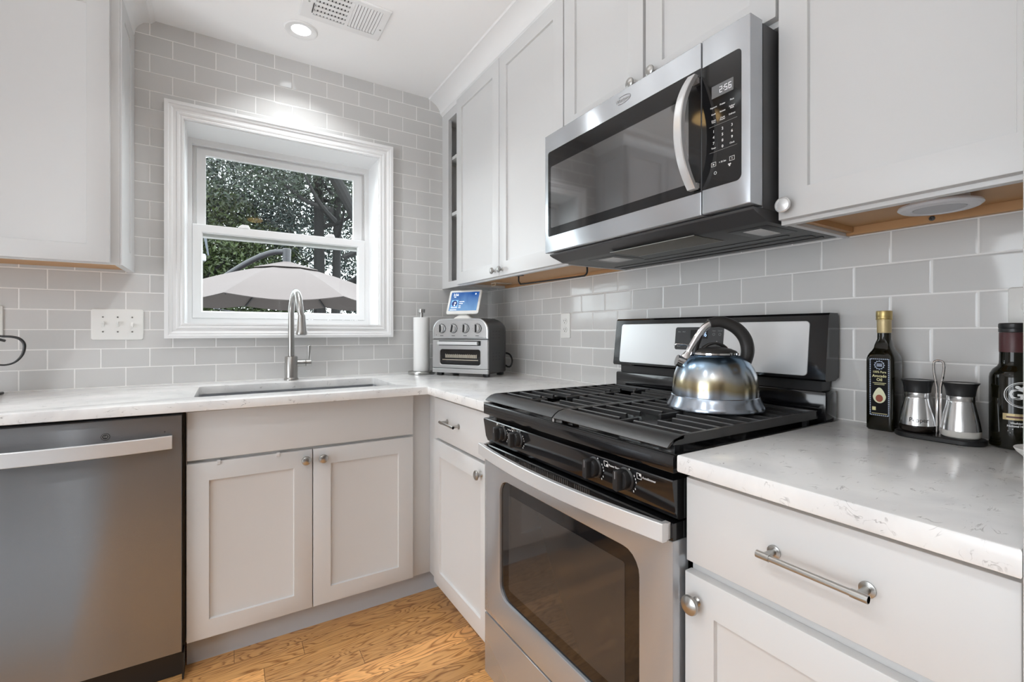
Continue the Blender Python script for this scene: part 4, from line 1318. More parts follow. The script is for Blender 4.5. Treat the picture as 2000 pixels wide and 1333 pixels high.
outlet(mR(0), -.7875, 1.1695, -1, 'white duplex wall outlet right of the toaster oven on the tile', (0, -.7875, 1.1695))
outlet(mR(0), -2.3040, 1.1720, -1, 'white wall outlet behind the capped bottle at the right edge', (0, -2.304, 1.172))
outlet(mB(0), -2.0800, 1.1800, 1, 'white wall outlet on the tile at the far left edge', (-2.08, 0, 1.18))
t = thing('light_switch', 'white triple toggle switch plate on the tile left of the window', 'switch', (-1.718, 0, 1.171))
fW = mB(0)
R_ = lambda i: rrect(-1.8005, -1.6360, 1.1070, 1.2340, .008, i)
MB().stack(fW, [(R_(0), .0003), (R_(0), .0035), (R_(.0015), .0055), (R_(.004), .0062)]).build('cover_plate', M['plate'], t, world=True)
for k, x in enumerate((-1.7640, -1.7180, -1.6720)):
    MB().stack(fW, [(rect(x - .0055, x + .0055, 1.158, 1.183), .0063), (rect(x - .0055, x + .0055, 1.158, 1.183), .0068)]).build('toggle_slot', M['ink_grey'] if False else M['plate'], t, world=True)
    up = 1 if k < 2 else -1
    o = MB().loft([[(x - .0042, -.0068, 1.1705 - .0095), (x + .0042, -.0068, 1.1705 - .0095), (x + .0042, -.0068, 1.1705 + .0095), (x - .0042, -.0068, 1.1705 + .0095)],
                   [(x - .0035, -.0185, 1.1705 + up * .0095 - .003), (x + .0035, -.0185, 1.1705 + up * .0095 - .003), (x + .0035, -.0185, 1.1705 + up * .0095 + .003), (x - .0035, -.0185, 1.1705 + up * .0095 + .003)]])
    o.build('toggle', M['plate'], t, world=True)
    for z in (1.2005, 1.1405):
        MB().stack(fW, [(ring(x, z, .0030, n=12), .0063), (ring(x, z, .0030, n=12), .0074)]).stack(fW, [(rect(x - .0026, x + .0026, z - .0004, z + .0004), .0075), (rect(x - .0026, x + .0026, z - .0004, z + .0004), .0076)]).build('screw', M['nickel'], t, world=True)

# ------------------------------------------------------------------ toaster oven
TH = radians(-58.4)
t = thing('toaster_oven', 'stainless steel toaster oven with four dials in the counter corner', 'toaster oven', (-.348, -.357, .914), TH)
hw = .167
dep = .212


def tsec(y, i=0.0):
    return [(u, y, v) for u, v in rrect(-hw, hw, .016, .292, (.006, .006, .062, .062), i, 7)]


MB().loft([tsec(.006), tsec(dep - .045), tsec(dep - .02, .006), tsec(dep - .004, .022), tsec(dep, .04)]).build('housing', M['toaster_shell'], t)
fT = lambda u, v, d: (u, .006 - d, v)
fc = lambda i: [(u, v) for u, v in rrect(-hw, hw, .190, .293, (.003, .003, .060, .060), i, 7)]
c_ = MB().stack(fT, [(fc(0), .0001), (fc(0), .006), (fc(.002), .0085), (fc(.008), .0095), (fc(.010), .008)]).build('control_fascia', M['steel_mid'], t)
for k in range(4):
    x = -.1085 + k * .0715
    o = MB().lathe([(.0215, .0102), (.0215, .012), (.0200, .0125), (.0190, .021), (.0170, .023), (.0005, .0232)], (x, .006, .243), 32, 'y', -1)
    o = o.build('dial', M['steel_mid'], c_)
    MB().lathe([(.0238, .0081), (.0238, .0100), (.0005, .0101)], (x, .006, .243), 32, 'y', -1).build('dial_skirt', M['black_plastic'], c_)
    a = radians((0, 12, 4, 0)[k])
    MB().loft([[(x + du * cos(a) + dv * sin(a), yy, .243 + dv * cos(a) - du * sin(a)) for du, dv in rect(-.0028, .0028, -.0185, .0185)] for yy in (-.0171, -.0225)]).build('dial_grip', M['black_plastic'], o)
    o2 = MB()
    for q in range(9):
        an = radians(-120 + 240 * q / 8)
        uu, vv = x + .027 * sin(an), .243 + .027 * cos(an)
        o2.stack(fT, [(ring(uu, vv, .0011, n=8), .0096), (ring(uu, vv, .0011, n=8), .0098)])
    o2.stack(fT, [(rect(x - .010, x + .010, .2045, .2070), .0096), (rect(x - .010, x + .010, .2045, .2070), .0098)])
    o2.build('dial_marks', M['ink_black'], c_)
MB().stack(fT, [(ring(-.1425, .210, .002, n=10), .0096), (ring(-.1425, .210, .002, n=10), .0099)]).build('indicator_lamp', M['ink_black'], c_)
dz = (-hw, hw, .040, .186)
wz = (-.120, .122, .058, .137)
o = MB().stack(fT, [(rrect(*dz, .004), .0001), (rrect(*dz, .004), .007), (rrect(*dz, .004, .002), .009), (rrect(*wz, .012, -.004), .009), (rrect(*wz, .012), .0065), (rrect(*wz, .012), .0001)], closed=True).build('door', M['steel_mid'], t)
MB().stack(fT, [(rrect(*wz, .012, .0003), .0003), (rrect(*wz, .012, .0003), .004)]).build('door_glass', M['black_panel'], o)
iz = MB()
for k in range(34):
    u = lerp(-.088, .098, k / 33)
    hh = .020 - .004 * abs(sin(k * 1.7))
    iz.stack(fT, [(rect(u - .0018, u + .0018, .093, .093 + hh), .0041), (rect(u - .0018, u + .0018, .093, .093 + hh), .0044)])
iz.stack(fT, [(rect(-.108, .108, .081, .085), .0041), (rect(-.108, .108, .081, .085), .0044)])
iz.build('wire_basket', mat('basket_wire', (0.55, 0.50, 0.42), .35, 0.7), o)
hh = MB().stack(fT, [(rrect(-.122, .118, .160, .177, .003), .022), (rrect(-.122, .118, .160, .177, .003), .029), (rrect(-.122, .118, .160, .177, .003, .0015), .031)])
for u in (-.116, .112):
    hh.stack(fT, [(rect(u - .005, u + .005, .162, .175), .0085), (rect(u - .005, u + .005, .162, .175), .0225)])
hh.build('door_handle', M['steel_light'], o)
MB().stack(fT, [(rrect(-.127, .126, .156, .181, .003), .0091), (rrect(-.127, .126, .156, .181, .003), .0096)]).build('handle_shadow_strip', M['black_plastic'], o)  # dark strip standing in for the shadow gap behind the handle
MB().stack(fT, [(rect(-hw, hw, .0165, .0375), .0001), (rect(-hw, hw, .0165, .0375), .008), (rect(-hw, hw, .0165, .0375, .0015), .0092)]).build('crumb_tray', M['steel_mid'], t)
MB().box(-.10, .115, .02, dep - .05, .2925, .2945, .0008).build('top_plate', M['steel_mid'], t)
vs = MB()
for zz in (.085, .195):
    for a in range(3):
        for b_ in range(3):
            yy, z_ = .050 + b_ * .030, zz + a * .016
            vs.loft([[(hw + dx, yy - .006, z_), (hw + dx, yy - .004, z_ - .0025), (hw + dx, yy + .006, z_ + .0005), (hw + dx, yy + .004, z_ + .003)] for dx in (.0001, .0006)])
vs.build('side_vents', M['slot'], t)
for x in (-.14, .14):
    for y in (.03, .17):
        MB().box(x - .015, x + .015, y - .012, y + .012, .0004, .0158, .002).build('foot', M['black_plastic'], t)
cdp = smooth_path([(.120, dep - .006, .10), (.135, dep + .012, .112), (.165, dep + .016, .105), (.187, dep + .004, .075), (.182, dep - .004, .045), (.160, dep + .004, .040), (.135, dep + .010, .05), (.11, dep + .008, .05)], 6)
MB().tube(cdp, .0048, 10).build('power_cord', M['black_plastic'], t)

# smart display on the toaster oven
t = thing('smart_display', 'white tilted smart display with a blue screen on top of the toaster oven', 'smart display', (-.348 + .0 + .085 * .851 - .030 * .524, -.357 + .085 * .524 + .030 * .851, .914 + .2948), TH)
MB().stack(mT(0), [(rrect(-.055, .055, -.030, .040, .02), .0003), (rrect(-.052, .052, -.028, .038, .02), .004), (rrect(-.034, .034, -.012, .030, .014), .018), (rrect(-.028, .028, -.004, .026, .012), .035)]).build('stand', M['device'], t)
tl = radians(19)
dU, dN = Vector((0, sin(tl), cos(tl))), Vector((0, -cos(tl), sin(tl)))
dO = Vector((0, -.024, .024))
fD = lambda u, v, d: tuple(dO + Vector((u, 0, 0)) + dU * v + dN * d)
R_ = lambda i: rrect(-.1, .1, 0, .136, .011, i)
body = MB().stack(fD, [(rrect(-.085, .085, .006, .100, .012), -.024), (R_(.006), -.012), (R_(.001), -.006), (R_(0), -.003), (R_(.001), -.0006), (R_(.003), 0)]).build('body', M['device'], t)
sc_ = MB().stack(fD, [(rrect(-.0865, .0865, .0190, .1240, .001), .0002), (rrect(-.0865, .0865, .0190, .1240, .001), .0006)]).build('screen', M['screen'], body)
tx = MB().text('2:56', .019, fD, -.0560, .1090, .0009, 1, 'CENTER', .0003)
for u, v, l in ((-.012, .070, .030), (-.0155, .059, .022), (-.021, .046, .012), (-.021, .036, .014), (-.055, .0365, .038), (-.058, .0245, .040), (-.060, .0965, .012)):
    tx.stack(fD, [(rect(u - l / 2, u + l / 2, v - .0018, v + .0018), .0008), (rect(u - l / 2, u + l / 2, v - .0018, v + .0018), .0010)])
tx.stack(fD, [(ring(.066, .112, .0040, .0048, n=14), .0008), (ring(.066, .112, .0040, .0048, n=14), .0010)])
tx.build('screen_lettering', M['screen_text'], sc_)
MB().stack(fD, [(rect(-.076, -.036, .041, .079), .0007), (rect(-.076, -.036, .041, .079), .0009)]).build('album_tile', M['screen_mid'], sc_)
MB().stack(fD, [(ring(-.056, .060, .0175, n=24), .0010), (ring(-.056, .060, .0175, n=24), .0012)]).build('album_disc', M['screen_dark'], sc_)
MB().stack(fD, [(ring(-.053, .063, .0060, .0045, n=14), .0013), (ring(-.053, .063, .0060, .0045, n=14), .0014)]).stack(fD, [(ring(-.055, .050, .0045, .0052, n=14), .0013), (ring(-.055, .050, .0045, .0052, n=14), .0014)]).build('album_figure', M['screen_text'], sc_)

# paper towel
t = thing('paper_towel_holder', 'brushed steel paper towel holder beside the toaster oven', 'paper towel holder', (-.462, -.118, .914))
MB().lathe([(.069, .0004), (.071, .002), (.071, .013), (.069, .0155), (.0005, .0155)], n=48).build('base', M['nickel'], t)
MB().cyl((0, 0, .0156), (0, 0, .315), .008, n=18).build('post', M['nickel'], t)
MB().lathe([(.0085, .3151), (.0085, .328), (.0175, .3285), (.0185, .330), (.0185, .346), (.0170, .348), (.0005, .348)], n=32).build('finial', M['nickel'], t)
t = thing('paper_towel_roll', 'white paper towel roll standing on the steel holder', 'paper towels', (-.462, -.118, .9298))
pt = MB().loft([[(r * cos(2 * pi * k / 40), r * sin(2 * pi * k / 40), h) for k in range(40)] for r, h in ((.041, 0), (.0425, .002), (.0425, .285), (.041, .287), (.020, .287), (.020, 0))], closed=True)
pt.build('paper', M['paper'], t)

# black wire thing, left edge
t = thing('wire_stand', 'black bent metal stand with a curved loop at the left edge of the counter', 'stand', (-2.035, -.105, .914))
lp = smooth_path([(-2.09, -.105, 1.135), (-2.045, -.105, 1.1290), (-2.02, -.105, 1.1245), (-1.995, -.105, 1.1225), (-1.975, -.105, 1.1150), (-1.963, -.105, 1.096), (-1.964, -.105, 1.070), (-1.972, -.105, 1.048), (-1.988, -.105, 1.029), (-2.010, -.105, 1.021), (-2.035, -.105, 1.0235), (-2.09, -.105, 1.035)], 6)
m_ = len(lp)
MB().tube(lp, [.0032 + .0016 * max(0, cos((i / m_ - .42) * 5)) for i in range(m_)], 10).build('loop', M['black_plastic'], t, world=True)
MB().tube([(-2.09, -.1, 1.128), (-2.04, -.1, 1.1175), (-2.012, -.1, 1.1075)], [.005, .0055, .0045], 10).build('prong', M['black_plastic'], t, world=True)
MB().box(-2.10, -2.0275, -.115, -.09, .928, .9920, .004).build('bracket', M['black_plastic'], t, world=True)
MB().box(-2.10, -2.0180, -.122, -.083, .9143, .9235, .004).box(-2.07, -2.04, -.108, -.095, .9230, .9285).box(-2.085, -2.075, -.108, -.096, .99, 1.13).build('foot', M['black_plastic'], t, world=True)

# ------------------------------------------------------------------ kettle
t = thing('kettle', 'heat-stained stainless steel kettle with black arched handle on the stove', 'kettle', (-.275, -1.78, .9425), -.5726)
MB().lathe([(.112, .0004), (.1195, .003), (.1200, .007), (.1170, .014), (.1115, .024), (.1085, .032), (.1080, .0345), (.1055, .036), (.1055, .050), (.1045, .068), (.1010, .086), (.0945, .104), (.0845, .119), (.0720, .1305), (.0600, .1370), (.0560, .1385)], n=64).build('body', M['kettle'], t)
ld = MB().lathe([(.0560, .1388), (.0575, .1395), (.0575, .1440), (.0555, .1455)], n=48).build('lid_rim', M['chrome'], t)
ld = MB().lathe([(.0550, .1456), (.0520, .1490), (.0400, .1545), (.0200, .1585), (.0005, .1595)], n=48).build('lid', M['kettle_grip'], t)
ar = [(-.030, 0, .155), (-.018, 0, .1640), (0, 0, .1685), (.018, 0, .1640), (.030, 0, .155)]
MB().tube(smooth_path(ar, 5), .0065, 10, flat=(Vector((0, 0, 1)), .55)).build('lid_handle', M['kettle_grip'], ld)
gp = smooth_path([(.060, 0, .0880), (.068, 0, .101), (.0800, 0, .1215), (.0862, 0, .150), (.0790, 0, .181), (.0570, 0, .207), (.022, 0, .2235), (-.006, 0, .2220), (-.016, 0, .2185)], 6)
gm = len(gp)
MB().tube(gp, [.0125 + .0045 * sin(pi * min(1, i / gm * 1.15)) - (.006 if i > gm * .93 else 0) for i in range(gm)], 18, flat=(Vector((0, 1, 0)), .9)).build('handle_grip', M['kettle_grip'], t)
br_ = smooth_path([(-.010, 0, .2205), (-.026, 0, .2090), (-.042, 0, .1880), (-.056, 0, .1640), (-.068, 0, .1420), (-.074, 0, .128)], 5)
MB().tube(br_, [.0095] * (len(br_) - 6) + [.0105, .012, .0135, .0145, .015, .0155], 14, flat=(Vector((0, 1, 0)), .8)).build('handle_bracket', M['chrome'], t)
MB().tube([(-.034, 0, .192), (-.046, 0, .168), (-.052, 0, .145), (-.050, 0, .132)], [.006, .008, .008, .006], 12).build('bracket_lining', M['black_plastic'], t)
MB().tube([(-.066, 0, .1080), (-.080, 0, .1180), (-.0960, 0, .1240)], [.0190, .0165, .0140], 24).build('spout', M['chrome'], t)
MB().tube([(-.0962, 0, .1241), (-.0985, 0, .1248)], [.0150, .0145], 24).build('spout_rim', M['chrome'], t)
MB().tube([(-.060, 0, .160), (-.085, 0, .166), (-.100, 0, .166), (-.104, 0, .163)], [.004, .0055, .0045, .0025], 12, flat=(Vector((0, 0, 1)), .6)).build('spout_lever', M['chrome'], t)

# ------------------------------------------------------------------ oil bottle
t = thing('oil_bottle', 'tall square dark bottle with gold cap and avocado label beside the stove', 'bottle', (-.0575, -2.0745, .914))
a = .0278
R_ = lambda i, r=.009: rrect(-a, a, -a, a, r, i, 6)
MB().stack(mT(0), [(R_(.003), .0004), (R_(0), .004), (R_(0), .160), (R_(.0006), .166), (R_(.0022, .010), .172), (R_(.0048, .012), .1775), (R_(.0080, .016), .1830), (R_(.0112, .0175), .1890), (R_(.0134, .0155), .197), (rrect(-.0132, .0132, -.0132, .0132, .0131, 0, 6), .210), (rrect(-.0128, .0128, -.0128, .0128, .0127, 0, 6), .224)]).build('glass', M['bottle'], t)
MB().lathe([(.0132, .2242), (.0138, .226), (.0138, .252), (.0142, .2525), (.0142, .2545)], n=32).build('neck_foil', M['gold_foil'], t)
MB().lathe([(.0158, .2547), (.0160, .256), (.0152, .2575), (.0152, .2610), (.0156, .2620), (.0156, .2735), (.0148, .2752), (.0005, .2755)], n=32).build('cap', M['gold'], t)
fO = mR(-a - .0002)
lab = MB().stack(fO, [(rect(-.0205, .0185, .034, .166), 0), (rect(-.0205, .0185, .034, .166), .0004)]).build('label', M['label_black'], t)
lb = MB()
bx = (-.0205, .0185, .034, .166)
nb = 30
for k in range(nb):
    v = lerp(.037, .163, k / (nb - 1))
    for u in (-.0190, .0170):
        lb.stack(fO, [(rect(u - .0010, u + .0010, v - .0013, v + .0013), .0005), (rect(u - .0010, u + .0010, v - .0013, v + .0013), .0007)])
for k in range(9):
    u = lerp(-.0165, .0145, k / 8)
    for v in (.0357, .1643):
        lb.stack(fO, [(rect(u - .0013, u + .0013, v - .0009, v + .0009), .0005), (rect(u - .0013, u + .0013, v - .0009, v + .0009), .0007)])
lb.stack(fO, [(ring(-.001, .1505, .0092, n=28), .0005), (ring(-.001, .1505, .0092, n=28), .0007), (ring(-.001, .1505, .0082, n=28), .0007), (ring(-.001, .1505, .0082, n=28), .0005)], closed=True)
for k in range(12):
    an = 2 * pi * k / 12
    lb.stack(fO, [(ring(-.001 + .0099 * cos(an), .1505 + .0099 * sin(an), .0009, n=6), .0005), (ring(-.001 + .0099 * cos(an), .1505 + .0099 * sin(an), .0009, n=6), .0007)])
for v in (.1480, .1505, .1530):
    lb.stack(fO, [(rect(-.0065, .0045, v - .0007, v + .0007), .0005), (rect(-.0065, .0045, v - .0007, v + .0007), .0007)])
lb.build('label_border', M['label_blue'], lab)
lb = MB()
lb.text('100% Pure', .0072, fO, -.001, .1345, .0006, -1, 'CENTER', .0001, .85)
lb.text('Avocado', .0088, fO, -.001, .1255, .0006, -1, 'CENTER', .0002, .88)
lb.text('Oil', .0092, fO, -.001, .1168, .0006, -1, 'CENTER', .0002)
for v, w_ in ((.1095, .026), (.1062, .020), (.0395, .030)):
    lb.stack(fO, [(rect(-.001 - w_ / 2, -.001 + w_ / 2, v - .0006, v + .0006), .0005), (rect(-.001 - w_ / 2, -.001 + w_ / 2, v - .0006, v + .0006), .0006)])
lb.stack(fO, [(rect(.0060, .0130, .0465, .0545), .0005), (rect(.0060, .0130, .0465, .0545), .0007)])
lb.build('label_lettering', M['label_gold'], lab)
av = [(-.001 + (.0128 - .0032 * max(0, sin(x))) * cos(x), .0790 + (.0155 + .0045 * max(0, sin(x))) * sin(x)) for x in [2 * pi * k / 36 for k in range(36)]]
o = MB().stack(fO, [(av, .0005), (av, .0007)]).build('avocado_picture', M['avo_flesh'], lab)
MB().stack(fO, [(ring(-.001, .0745, .0072, .0083, 28), .0008), (ring(-.001, .0745, .0072, .0083, 28), .0010)]).build('avocado_pit', M['avo_pit'], o)

# ------------------------------------------------------------------ shakers and caddy
t = thing('shaker_caddy', 'black oval caddy with chrome loop handle holding two shakers', 'caddy', (-.080, -2.180, .914))
R_ = lambda i: rrect(-.0365, .0365, -.0755, .0755, .036, i, 10)
MB().stack(mT(0), [(R_(.002), .0004), (R_(0), .002), (R_(0), .009), (R_(.002), .011)]).build('tray', M['black_plastic'], t)
hd = smooth_path([(0, .0032, .010), (0, .0032, .060), (0, .0034, .1050), (0, .0042, .1150), (0, .0078, .1420), (0, .0085, .1560), (0, .0065, .1640), (0, 0, .1660), (0, -.0065, .1640), (0, -.0085, .1560), (0, -.0078, .1420), (0, -.0042, .1150), (0, -.0034, .1050), (0, -.0032, .060), (0, -.0032, .010)], 4)
MB().tube(hd, .0024, 10).build('handle', M['chrome'], t)
for y, lab, cont, word in ((-2.1440, 'steel pepper shaker with black cap standing left of the caddy handle', 'pepper', 'Pepper'), (-2.2150, 'steel salt shaker with black cap standing right of the caddy handle', 'salt', None)):
    t = thing('shaker', lab, 'shaker', (-.080, y, .9252), 0, 'salt and pepper shakers')
    MB().lathe([(.0265, .0003), (.0300, .003), (.0315, .009), (.0312, .0155)], n=40).build('glass_base', M[cont], t)
    MB().lathe([(.0318, .0157), (.0315, .018), (.0298, .032), (.0270, .048), (.0242, .062), (.0228, .070), (.0224, .0745), (.0222, .0748), (.0226, .0755), (.0226, .0845), (.0222, .0850)], n=48).build('sleeve', M['satin'], t)
    MB().lathe([(.0226, .0852), (.0230, .088), (.0238, .0960), (.0262, .1060), (.0292, .1105), (.0296, .1118), (.0285, .1118), (.0240, .1095), (.0005, .1080)], n=48).build('cap', M['black_plastic'], t)
    MB().lathe([(.0215, .1100), (.0210, .1103), (.0005, .1100)], n=32).build('cap_disc', M['satin'], t)
    if word:
        def fcyl(u, v, d):
            an = pi + u / .030 + .05
            rr = .0298 + .0016 * ((.032 - v) / .014) + d
            return (rr * cos(an) * 1.0, rr * sin(an) * 1.0, v)
        MB().text(word, .0130, fcyl, .010, .0275, .0006, 1, 'CENTER', 0.0, .9).build('lettering', M['ink_black'], t)

# ------------------------------------------------------------------ second bottle
t = thing('vinegar_bottle', 'round dark green bottle with black cap and maroon neck foil at the right edge', 'bottle', (-.045, -2.2845, .914))
MB().lathe([(.0310, .0004), (.0345, .003), (.0348, .008), (.0348, .137), (.0338, .144), (.0295, .153), (.0232, .159), (.0208, .164), (.0203, .172), (.0200, .2150)], n=56).build('glass', M['bottle'], t)
MB().lathe([(.0204, .1870), (.0206, .1890), (.0206, .2240), (.0200, .2255)], n=48).build('neck_foil', M['maroon'], t)
MB().lathe([(.0203, .2257), (.0212, .2270), (.0212, .2325), (.0206, .2330), (.0214, .2345), (.0214, .2420), (.0200, .2440), (.0005, .2442)], n=48).build('cap', M['black_plastic'], t)


def fb(u, v, d):
    # u runs to the viewer's right, centred on the side that faces the room
    an = pi + .20 + u / .0349
    r = .0349 + d
    return (r * cos(an), r * sin(an), v)


lb = MB()
oc, orx, ory = .012, .0255, .0245
for k0, k1 in ((1.0, .945), (.885, .865)):
    lb.stack(fb, [(ring(oc, .1065, orx * k0, ory * k0, 48), .0001), (ring(oc, .1065, orx * k0, ory * k0, 48), .0004), (ring(oc, .1065, orx * k1, ory * k1, 48), .0004), (ring(oc, .1065, orx * k1, ory * k1, 48), .0001)], closed=True)
lb.text('G', .029, fb, oc - .0085, .1065, .0003, 1, 'CENTER', .0006)
lb.text('G', .029, fb, oc + .0125, .1065, .0003, 1, 'CENTER', .0006)
for k in range(7):
    lb.stack(fb, [(ring(oc + .003 + (k - 3) * .0033, .1195 + .0018 * cos(k * 1.9), .0034, .0028, 10), .0001), (ring(oc + .003 + (k - 3) * .0033, .1195 + .0018 * cos(k * 1.9), .0034, .0028, 10), .0005 + k * .00003)])
lb.stack(fb, [(rect(oc + .0015, oc + .0045, .104, .118), .0001), (rect(oc + .0008, oc + .005, .104, .118), .0005)])
lb.build('logo_print', M['ink_white'], t)
lb = MB()
for v, w_, s_ in ((.0520, .030, 'Washington, DC'), (.0465, .034, 'National Harbor, MD')):
    lb.text(s_, .0048, fb, .012, v, .0003, 1, 'CENTER', .0002)
for v, w_ in ((.0405, .024), (.0370, .036), (.0330, .030)):
    lb.stack(fb, [(rect(.010 - w_ / 2, .010 + w_ / 2, v - .0008, v + .0008), .0001), (rect(.010 - w_ / 2, .010 + w_ / 2, v - .0008, v + .0008), .0003)])
lb.build('address_print', M['ink_white'], t)
lr = [(u, v) for u, v in rect(-.014, .040, .058, .070)]


def strip(u0, u1, v0, v1, d0, d1, n=10):
    m = MB()
    for k in range(n):
        a_, b_ = lerp(u0, u1, k / n), lerp(u0, u1, (k + 1) / n)
        m.stack(fb, [(rect(a_, b_, v0, v1), d0), (rect(a_, b_, v0, v1), d1)])
    return m


strip(-.015, .040, .0580, .0700, .0001, .0003).build('label_strip', M['gold_foil'], t)
strip(-.010, .035, .0618, .0652, .0004, .0006).build('label_band', M['maroon'], t)
t = thing('dish', 'white dish rim showing beside the tall panel at the right edge', 'dish', (-.165, -2.352, .914))
MB().lathe([(.022, .0004), (.024, .003), (.026, .0045), (.040, .018), (.0435, .024), (.0430, .0255), (.0410, .0245), (.025, .0075), (.0005, .006)], n=40).build('bowl', M['device'], t)

# ------------------------------------------------------------------ outdoors
o = MB().box(-16, 14, .26, 30, -.75, -.62).build('patio', M['patio'])
tag(o, 'pale concrete patio ground outside under the parasol', 'patio')
UC = Vector((-.664, 4.52, 2.06))
t = thing('cantilever_parasol', 'taupe cantilever patio parasol outside the window', 'parasol', (UC.x, UC.y, -.62))
vd = math.atan2(.995, .095)
Rm = 1.50


def rim(k):
    an = vd + pi + radians(22.5) + k * pi / 4
    return Vector((UC.x + Rm * cos(an), UC.y + Rm * sin(an), 1.545))


cm = MB()
bm = cm.bm
NS = 8
grid = []
for k in range(8):
    A, B = rim(k), rim(k + 1)
    rows = []
    for i in range(7):
        s_ = .10 + .90 * i / 6
        row = []
        for j in range(NS + 1):
            w_ = j / NS
            e = A.lerp(B, w_)
            p = UC.lerp(e, s_)
            p.z += .045 * sin(pi * s_) - .060 * sin(pi * w_) * s_ ** 2
            row.append(p)
        rows.append(row)
    for lay, dz_ in ((0, 0), (1, -.006)):
        vsq = [[bm.verts.new((p.x, p.y, p.z + dz_)) for p in row] for row in rows]
        for i in range(6):
            for j in range(NS):
                q = (vsq[i][j], vsq[i][j + 1], vsq[i + 1][j + 1], vsq[i + 1][j])
                bm.faces.new(q if lay else q[::-1])
bmesh.ops.remove_doubles(bm, verts=bm.verts, dist=1e-4)
cm.build('canopy', M['canopy'], t, world=True, ang=20)
cm = MB()
for k in range(8):
    A, B = rim(k), rim(k + 1)
    a_, b_ = UC.lerp(A, .27), UC.lerp(B, .27)
    up = Vector((0, 0, .055))
    top = UC + Vector((0, 0, .035))
    cm.loft([[tuple(a_ + up), tuple(b_ + up), tuple(top), tuple(top + Vector((.001, 0, 0)))], [tuple(a_ + up * .9), tuple(b_ + up * .9), tuple(top - up * .1), tuple(top + Vector((.001, 0, -.006)))]])
cm.build('top_vent', M['canopy'], t, world=True, ang=20)
for k in range(8):
    A = rim(k)
    pts = []
    for i in range(7):
        s_ = .10 + .88 * i / 6
        p = UC.lerp(A, s_)
        p.z += .045 * sin(pi * s_) - .022
        pts.append(p)
    MB().tube(pts, .011, 8).build('rib', M['pole'], t, world=True)
MB().cyl((UC.x, UC.y, 1.98), (UC.x, UC.y, 2.26), .045, .055, 18, c=.01).build('hub', M['pole'], t, world=True)
am = smooth_path([(UC.x, UC.y, 2.215), (UC.x - .18, UC.y + .05, 2.195), (UC.x - .42, UC.y + .12, 2.07), (UC.x - .72, UC.y + .22, 1.84), (UC.x - 1.0, UC.y + .32, 1.56), (UC.x - 1.35, UC.y + .45, 1.1), (UC.x - 1.7, UC.y + .6, .5), (UC.x - 1.8, UC.y + .65, -.58)], 6)
MB().tube(am, .036, 14).build('arm', M['pole'], t, world=True)
MB().box(UC.x - 2.2, UC.x - 1.4, UC.y + .25, UC.y + 1.05, -.6195, -.55, .01).build('base', M['pole'], t, world=True)


def tree(name, label, x, y, trunk_h, crown, leaf, nl, size, mt, seed, lean=(0, 0), tr=.16, branches=6, bend=0.0):
    rnd = random.Random(seed)
    t = thing(name, label, 'tree', (x, y, -.62), 0, 'trees beyond the window')
    tk = MB()
    top = Vector((x + lean[0], y + lean[1], trunk_h))
    b0 = Vector((x, y, -.605))
    mid = b0.lerp(top, .5) + Vector((rnd.uniform(-.15, .15) + bend, 0, 0))
    tk.tube(smooth_path([b0, mid, top], 5), [lerp(tr, tr * .55, i / 10) for i in range(11)], 10)
    for k in range(branches):
        s0 = b0.lerp(top, rnd.uniform(.45, 1))
        an = rnd.uniform(0, 2 * pi)
        L = rnd.uniform(.6, 1.0) * crown[0][3]
        e = s0 + Vector((cos(an) * L, sin(an) * L, rnd.uniform(.1, .9) * L))
        m1 = s0.lerp(e, .5) + Vector((0, 0, -.1 * L))
        pth = smooth_path([s0, m1, e], 4)
        tk.tube(pth, [lerp(tr * .38, .018, i / (len(pth) - 1)) for i in range(len(pth))], 6)
    tk.build('trunk', M['bark'], t, world=True)
    vs, fs = [], []
    tot = sum(c[3] * c[4] for c in crown)
    for cx, cy, cz, rr, rz in crown:
        for _ in range(int(nl * rr * rz / tot)):
            while True:
                p = Vector((rnd.uniform(-1, 1), rnd.uniform(-1, 1), rnd.uniform(-1, 1)))
                if p.length < 1:
                    break
            q = p.length
            p = p * (q ** -.25 if q > .01 else 1)
            c = Vector((cx + p.x * rr, cy + p.y * rr, cz + p.z * rz))
            n = Vector((rnd.gauss(0, 1), rnd.gauss(0, 1), rnd.gauss(.7, .8))).normalized()
            a_ = n.orthogonal().normalized()
            a_.rotate(Matrix.Rotation(rnd.uniform(0, 2 * pi), 3, n))
            b_ = n.cross(a_)
            s_ = size * rnd.uniform(.6, 1.3)
            i0 = len(vs)
            vs += [c - a_ * s_, c + b_ * s_ * .42 - n * s_ * .12 - a_ * s_ * .1, c + a_ * s_, c - b_ * s_ * .42 - n * s_ * .12 - a_ * s_ * .1]
            fs += [(i0, i0 + 1, i0 + 2), (i0, i0 + 2, i0 + 3)]
    me = bpy.data.meshes.new('foliage')
    me.from_pydata([tuple(v - Vector((x, y, -.62))) for v in vs], [], fs)
    me.materials.append(M[mt])
    o = bpy.data.objects.new('foliage', me)
    COL.objects.link(o)
    o.parent = t
    return t


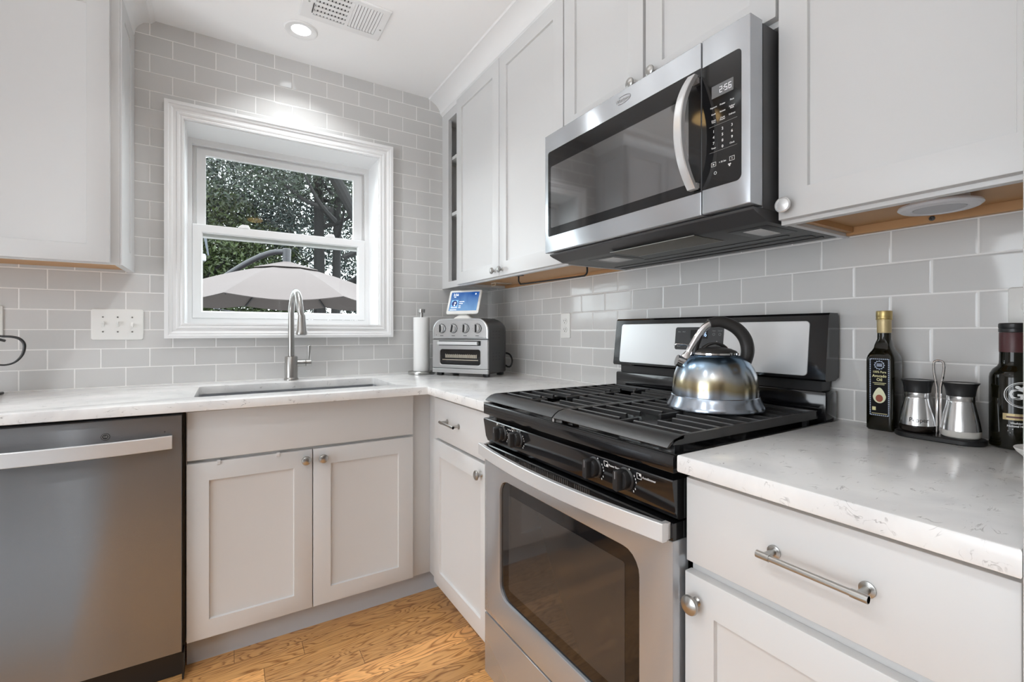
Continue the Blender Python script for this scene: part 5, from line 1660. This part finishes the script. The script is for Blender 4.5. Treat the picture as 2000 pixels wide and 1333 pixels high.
tree('tree', 'nearest dark tree outside with a thick leaning branch, upper right of the window', 1.6, 8.2, 5.2, [(.3, 9.3, 5.2, 1.7, 1.0), (1.9, 9.6, 4.9, 1.6, 1.4), (-1.0, 9.0, 5.0, 1.6, 1.2)], 1, 13000, .050, 'leaf_a', 3, (-1.4, 0), .19, 8, .8)
tree('tree', 'twin-trunked tree outside directly right of the parasol top', .56, 9.6, 5.0, [(.4, 10.9, 3.6, 1.4, 1.0), (1.9, 11.0, 2.4, 1.0, .8), (.2, 11.4, 5.1, 1.6, 1.1)], 1, 9000, .050, 'leaf_c', 11, (-.05, 0), .17, 6)
tree('tree', 'slim straight trunk tree outside at the right side of the lower pane', .83, 9.5, 5.4, [(2.0, 11.9, 4.2, 1.4, 1.4), (2.4, 12.4, 2.9, 1.0, 1.3)], 1, 5500, .050, 'leaf_a', 17, (.10, 0), .13, 5)
tree('tree', 'brighter green bushy tree outside behind the parasol arm', -2.2, 10.5, 2.2, [(-1.7, 10.2, 1.9, 1.7, 1.6), (-3.2, 10.6, 2.3, 1.8, 1.9), (-.7, 10.8, 2.3, 1.2, 1.6), (-2.2, 11.2, 3.6, 1.7, 1.2)], 1, 44000, .052, 'leaf_b', 23, (0, 0), .14, 6)
tree('tree', 'tall blue-green tree outside at the upper left of the window', -3.2, 12.4, 4.5, [(-2.9, 12.2, 4.7, 1.6, 1.5), (-1.2, 12.6, 5.3, 1.8, 1.5), (-4.0, 12.4, 6.0, 1.6, 1.3), (-1.0, 12.8, 3.7, 1.6, 1.3)], 1, 24000, .060, 'leaf_c', 31, (.2, 0), .2, 8)
tree('tree', 'low dark hedge tree outside seen beneath the parasol', .3, 12.9, .9, [(-3.2, 12.8, .85, 1.5, 1.4), (-1.3, 12.8, .75, 1.5, 1.3), (.6, 13.0, .75, 1.5, 1.3), (2.6, 12.9, .9, 1.5, 1.4)], 1, 24000, .055, 'leaf_a', 41, (0, 0), .1, 4)
tree('tree', 'distant dark tree filling the background behind the twin trunks', .6, 16.5, 5.5, [(.0, 16.4, 4.4, 2.2, 1.8), (2.9, 16.8, 5.4, 2.2, 1.9), (-1.8, 16.8, 7.0, 2.2, 1.5), (1.5, 16.5, 7.6, 2.4, 1.5)], 1, 13000, .075, 'leaf_a', 51, (0, 0), .2, 6)

t = thing('gutter', 'grey roof gutter corner with white soffit outside at the left of the lower pane', 'gutter', (-1.6, 3.0, 1.8))
MB().loft([[(-1.60, y, 2.12), (-1.515, y, 2.12), (-1.488, y, 1.89), (-1.500, y, 1.885), (-1.535, y, 2.08), (-1.60, y, 2.08)] for y in (2.98, 3.05)]).build('trough', M['gutter'], t, world=True)
MB().box(-1.66, -1.512, 2.99, 3.05, 1.83, 1.90, .012).build('soffit', M['gutter_white'], t, world=True)
MB().box(-1.72, -1.63, 2.98, 3.05, -.6195, 2.079, .008).build('downspout', M['gutter_white'], t, world=True)
for nm, z0, z1, lab in (('cable', 1.72, 1.50, 'upper thin cable sagging across the trees left of the parasol arm'), ('cable', 1.50, 1.30, 'lower thin cable sagging across the trees left of the parasol')):
    o = MB().tube(smooth_path([(-3.4, 6.2, z0 + .5), (-2.2, 6.2, z0), (-1.2, 6.2, z1 - .05), (.4, 6.2, z1 - .1), (2.2, 6.2, z1 + .4)], 5), .009, 6).build(nm, M['leaf_c'] if False else M['pole'])
    tag(o, lab, 'cable', 'cables outside')
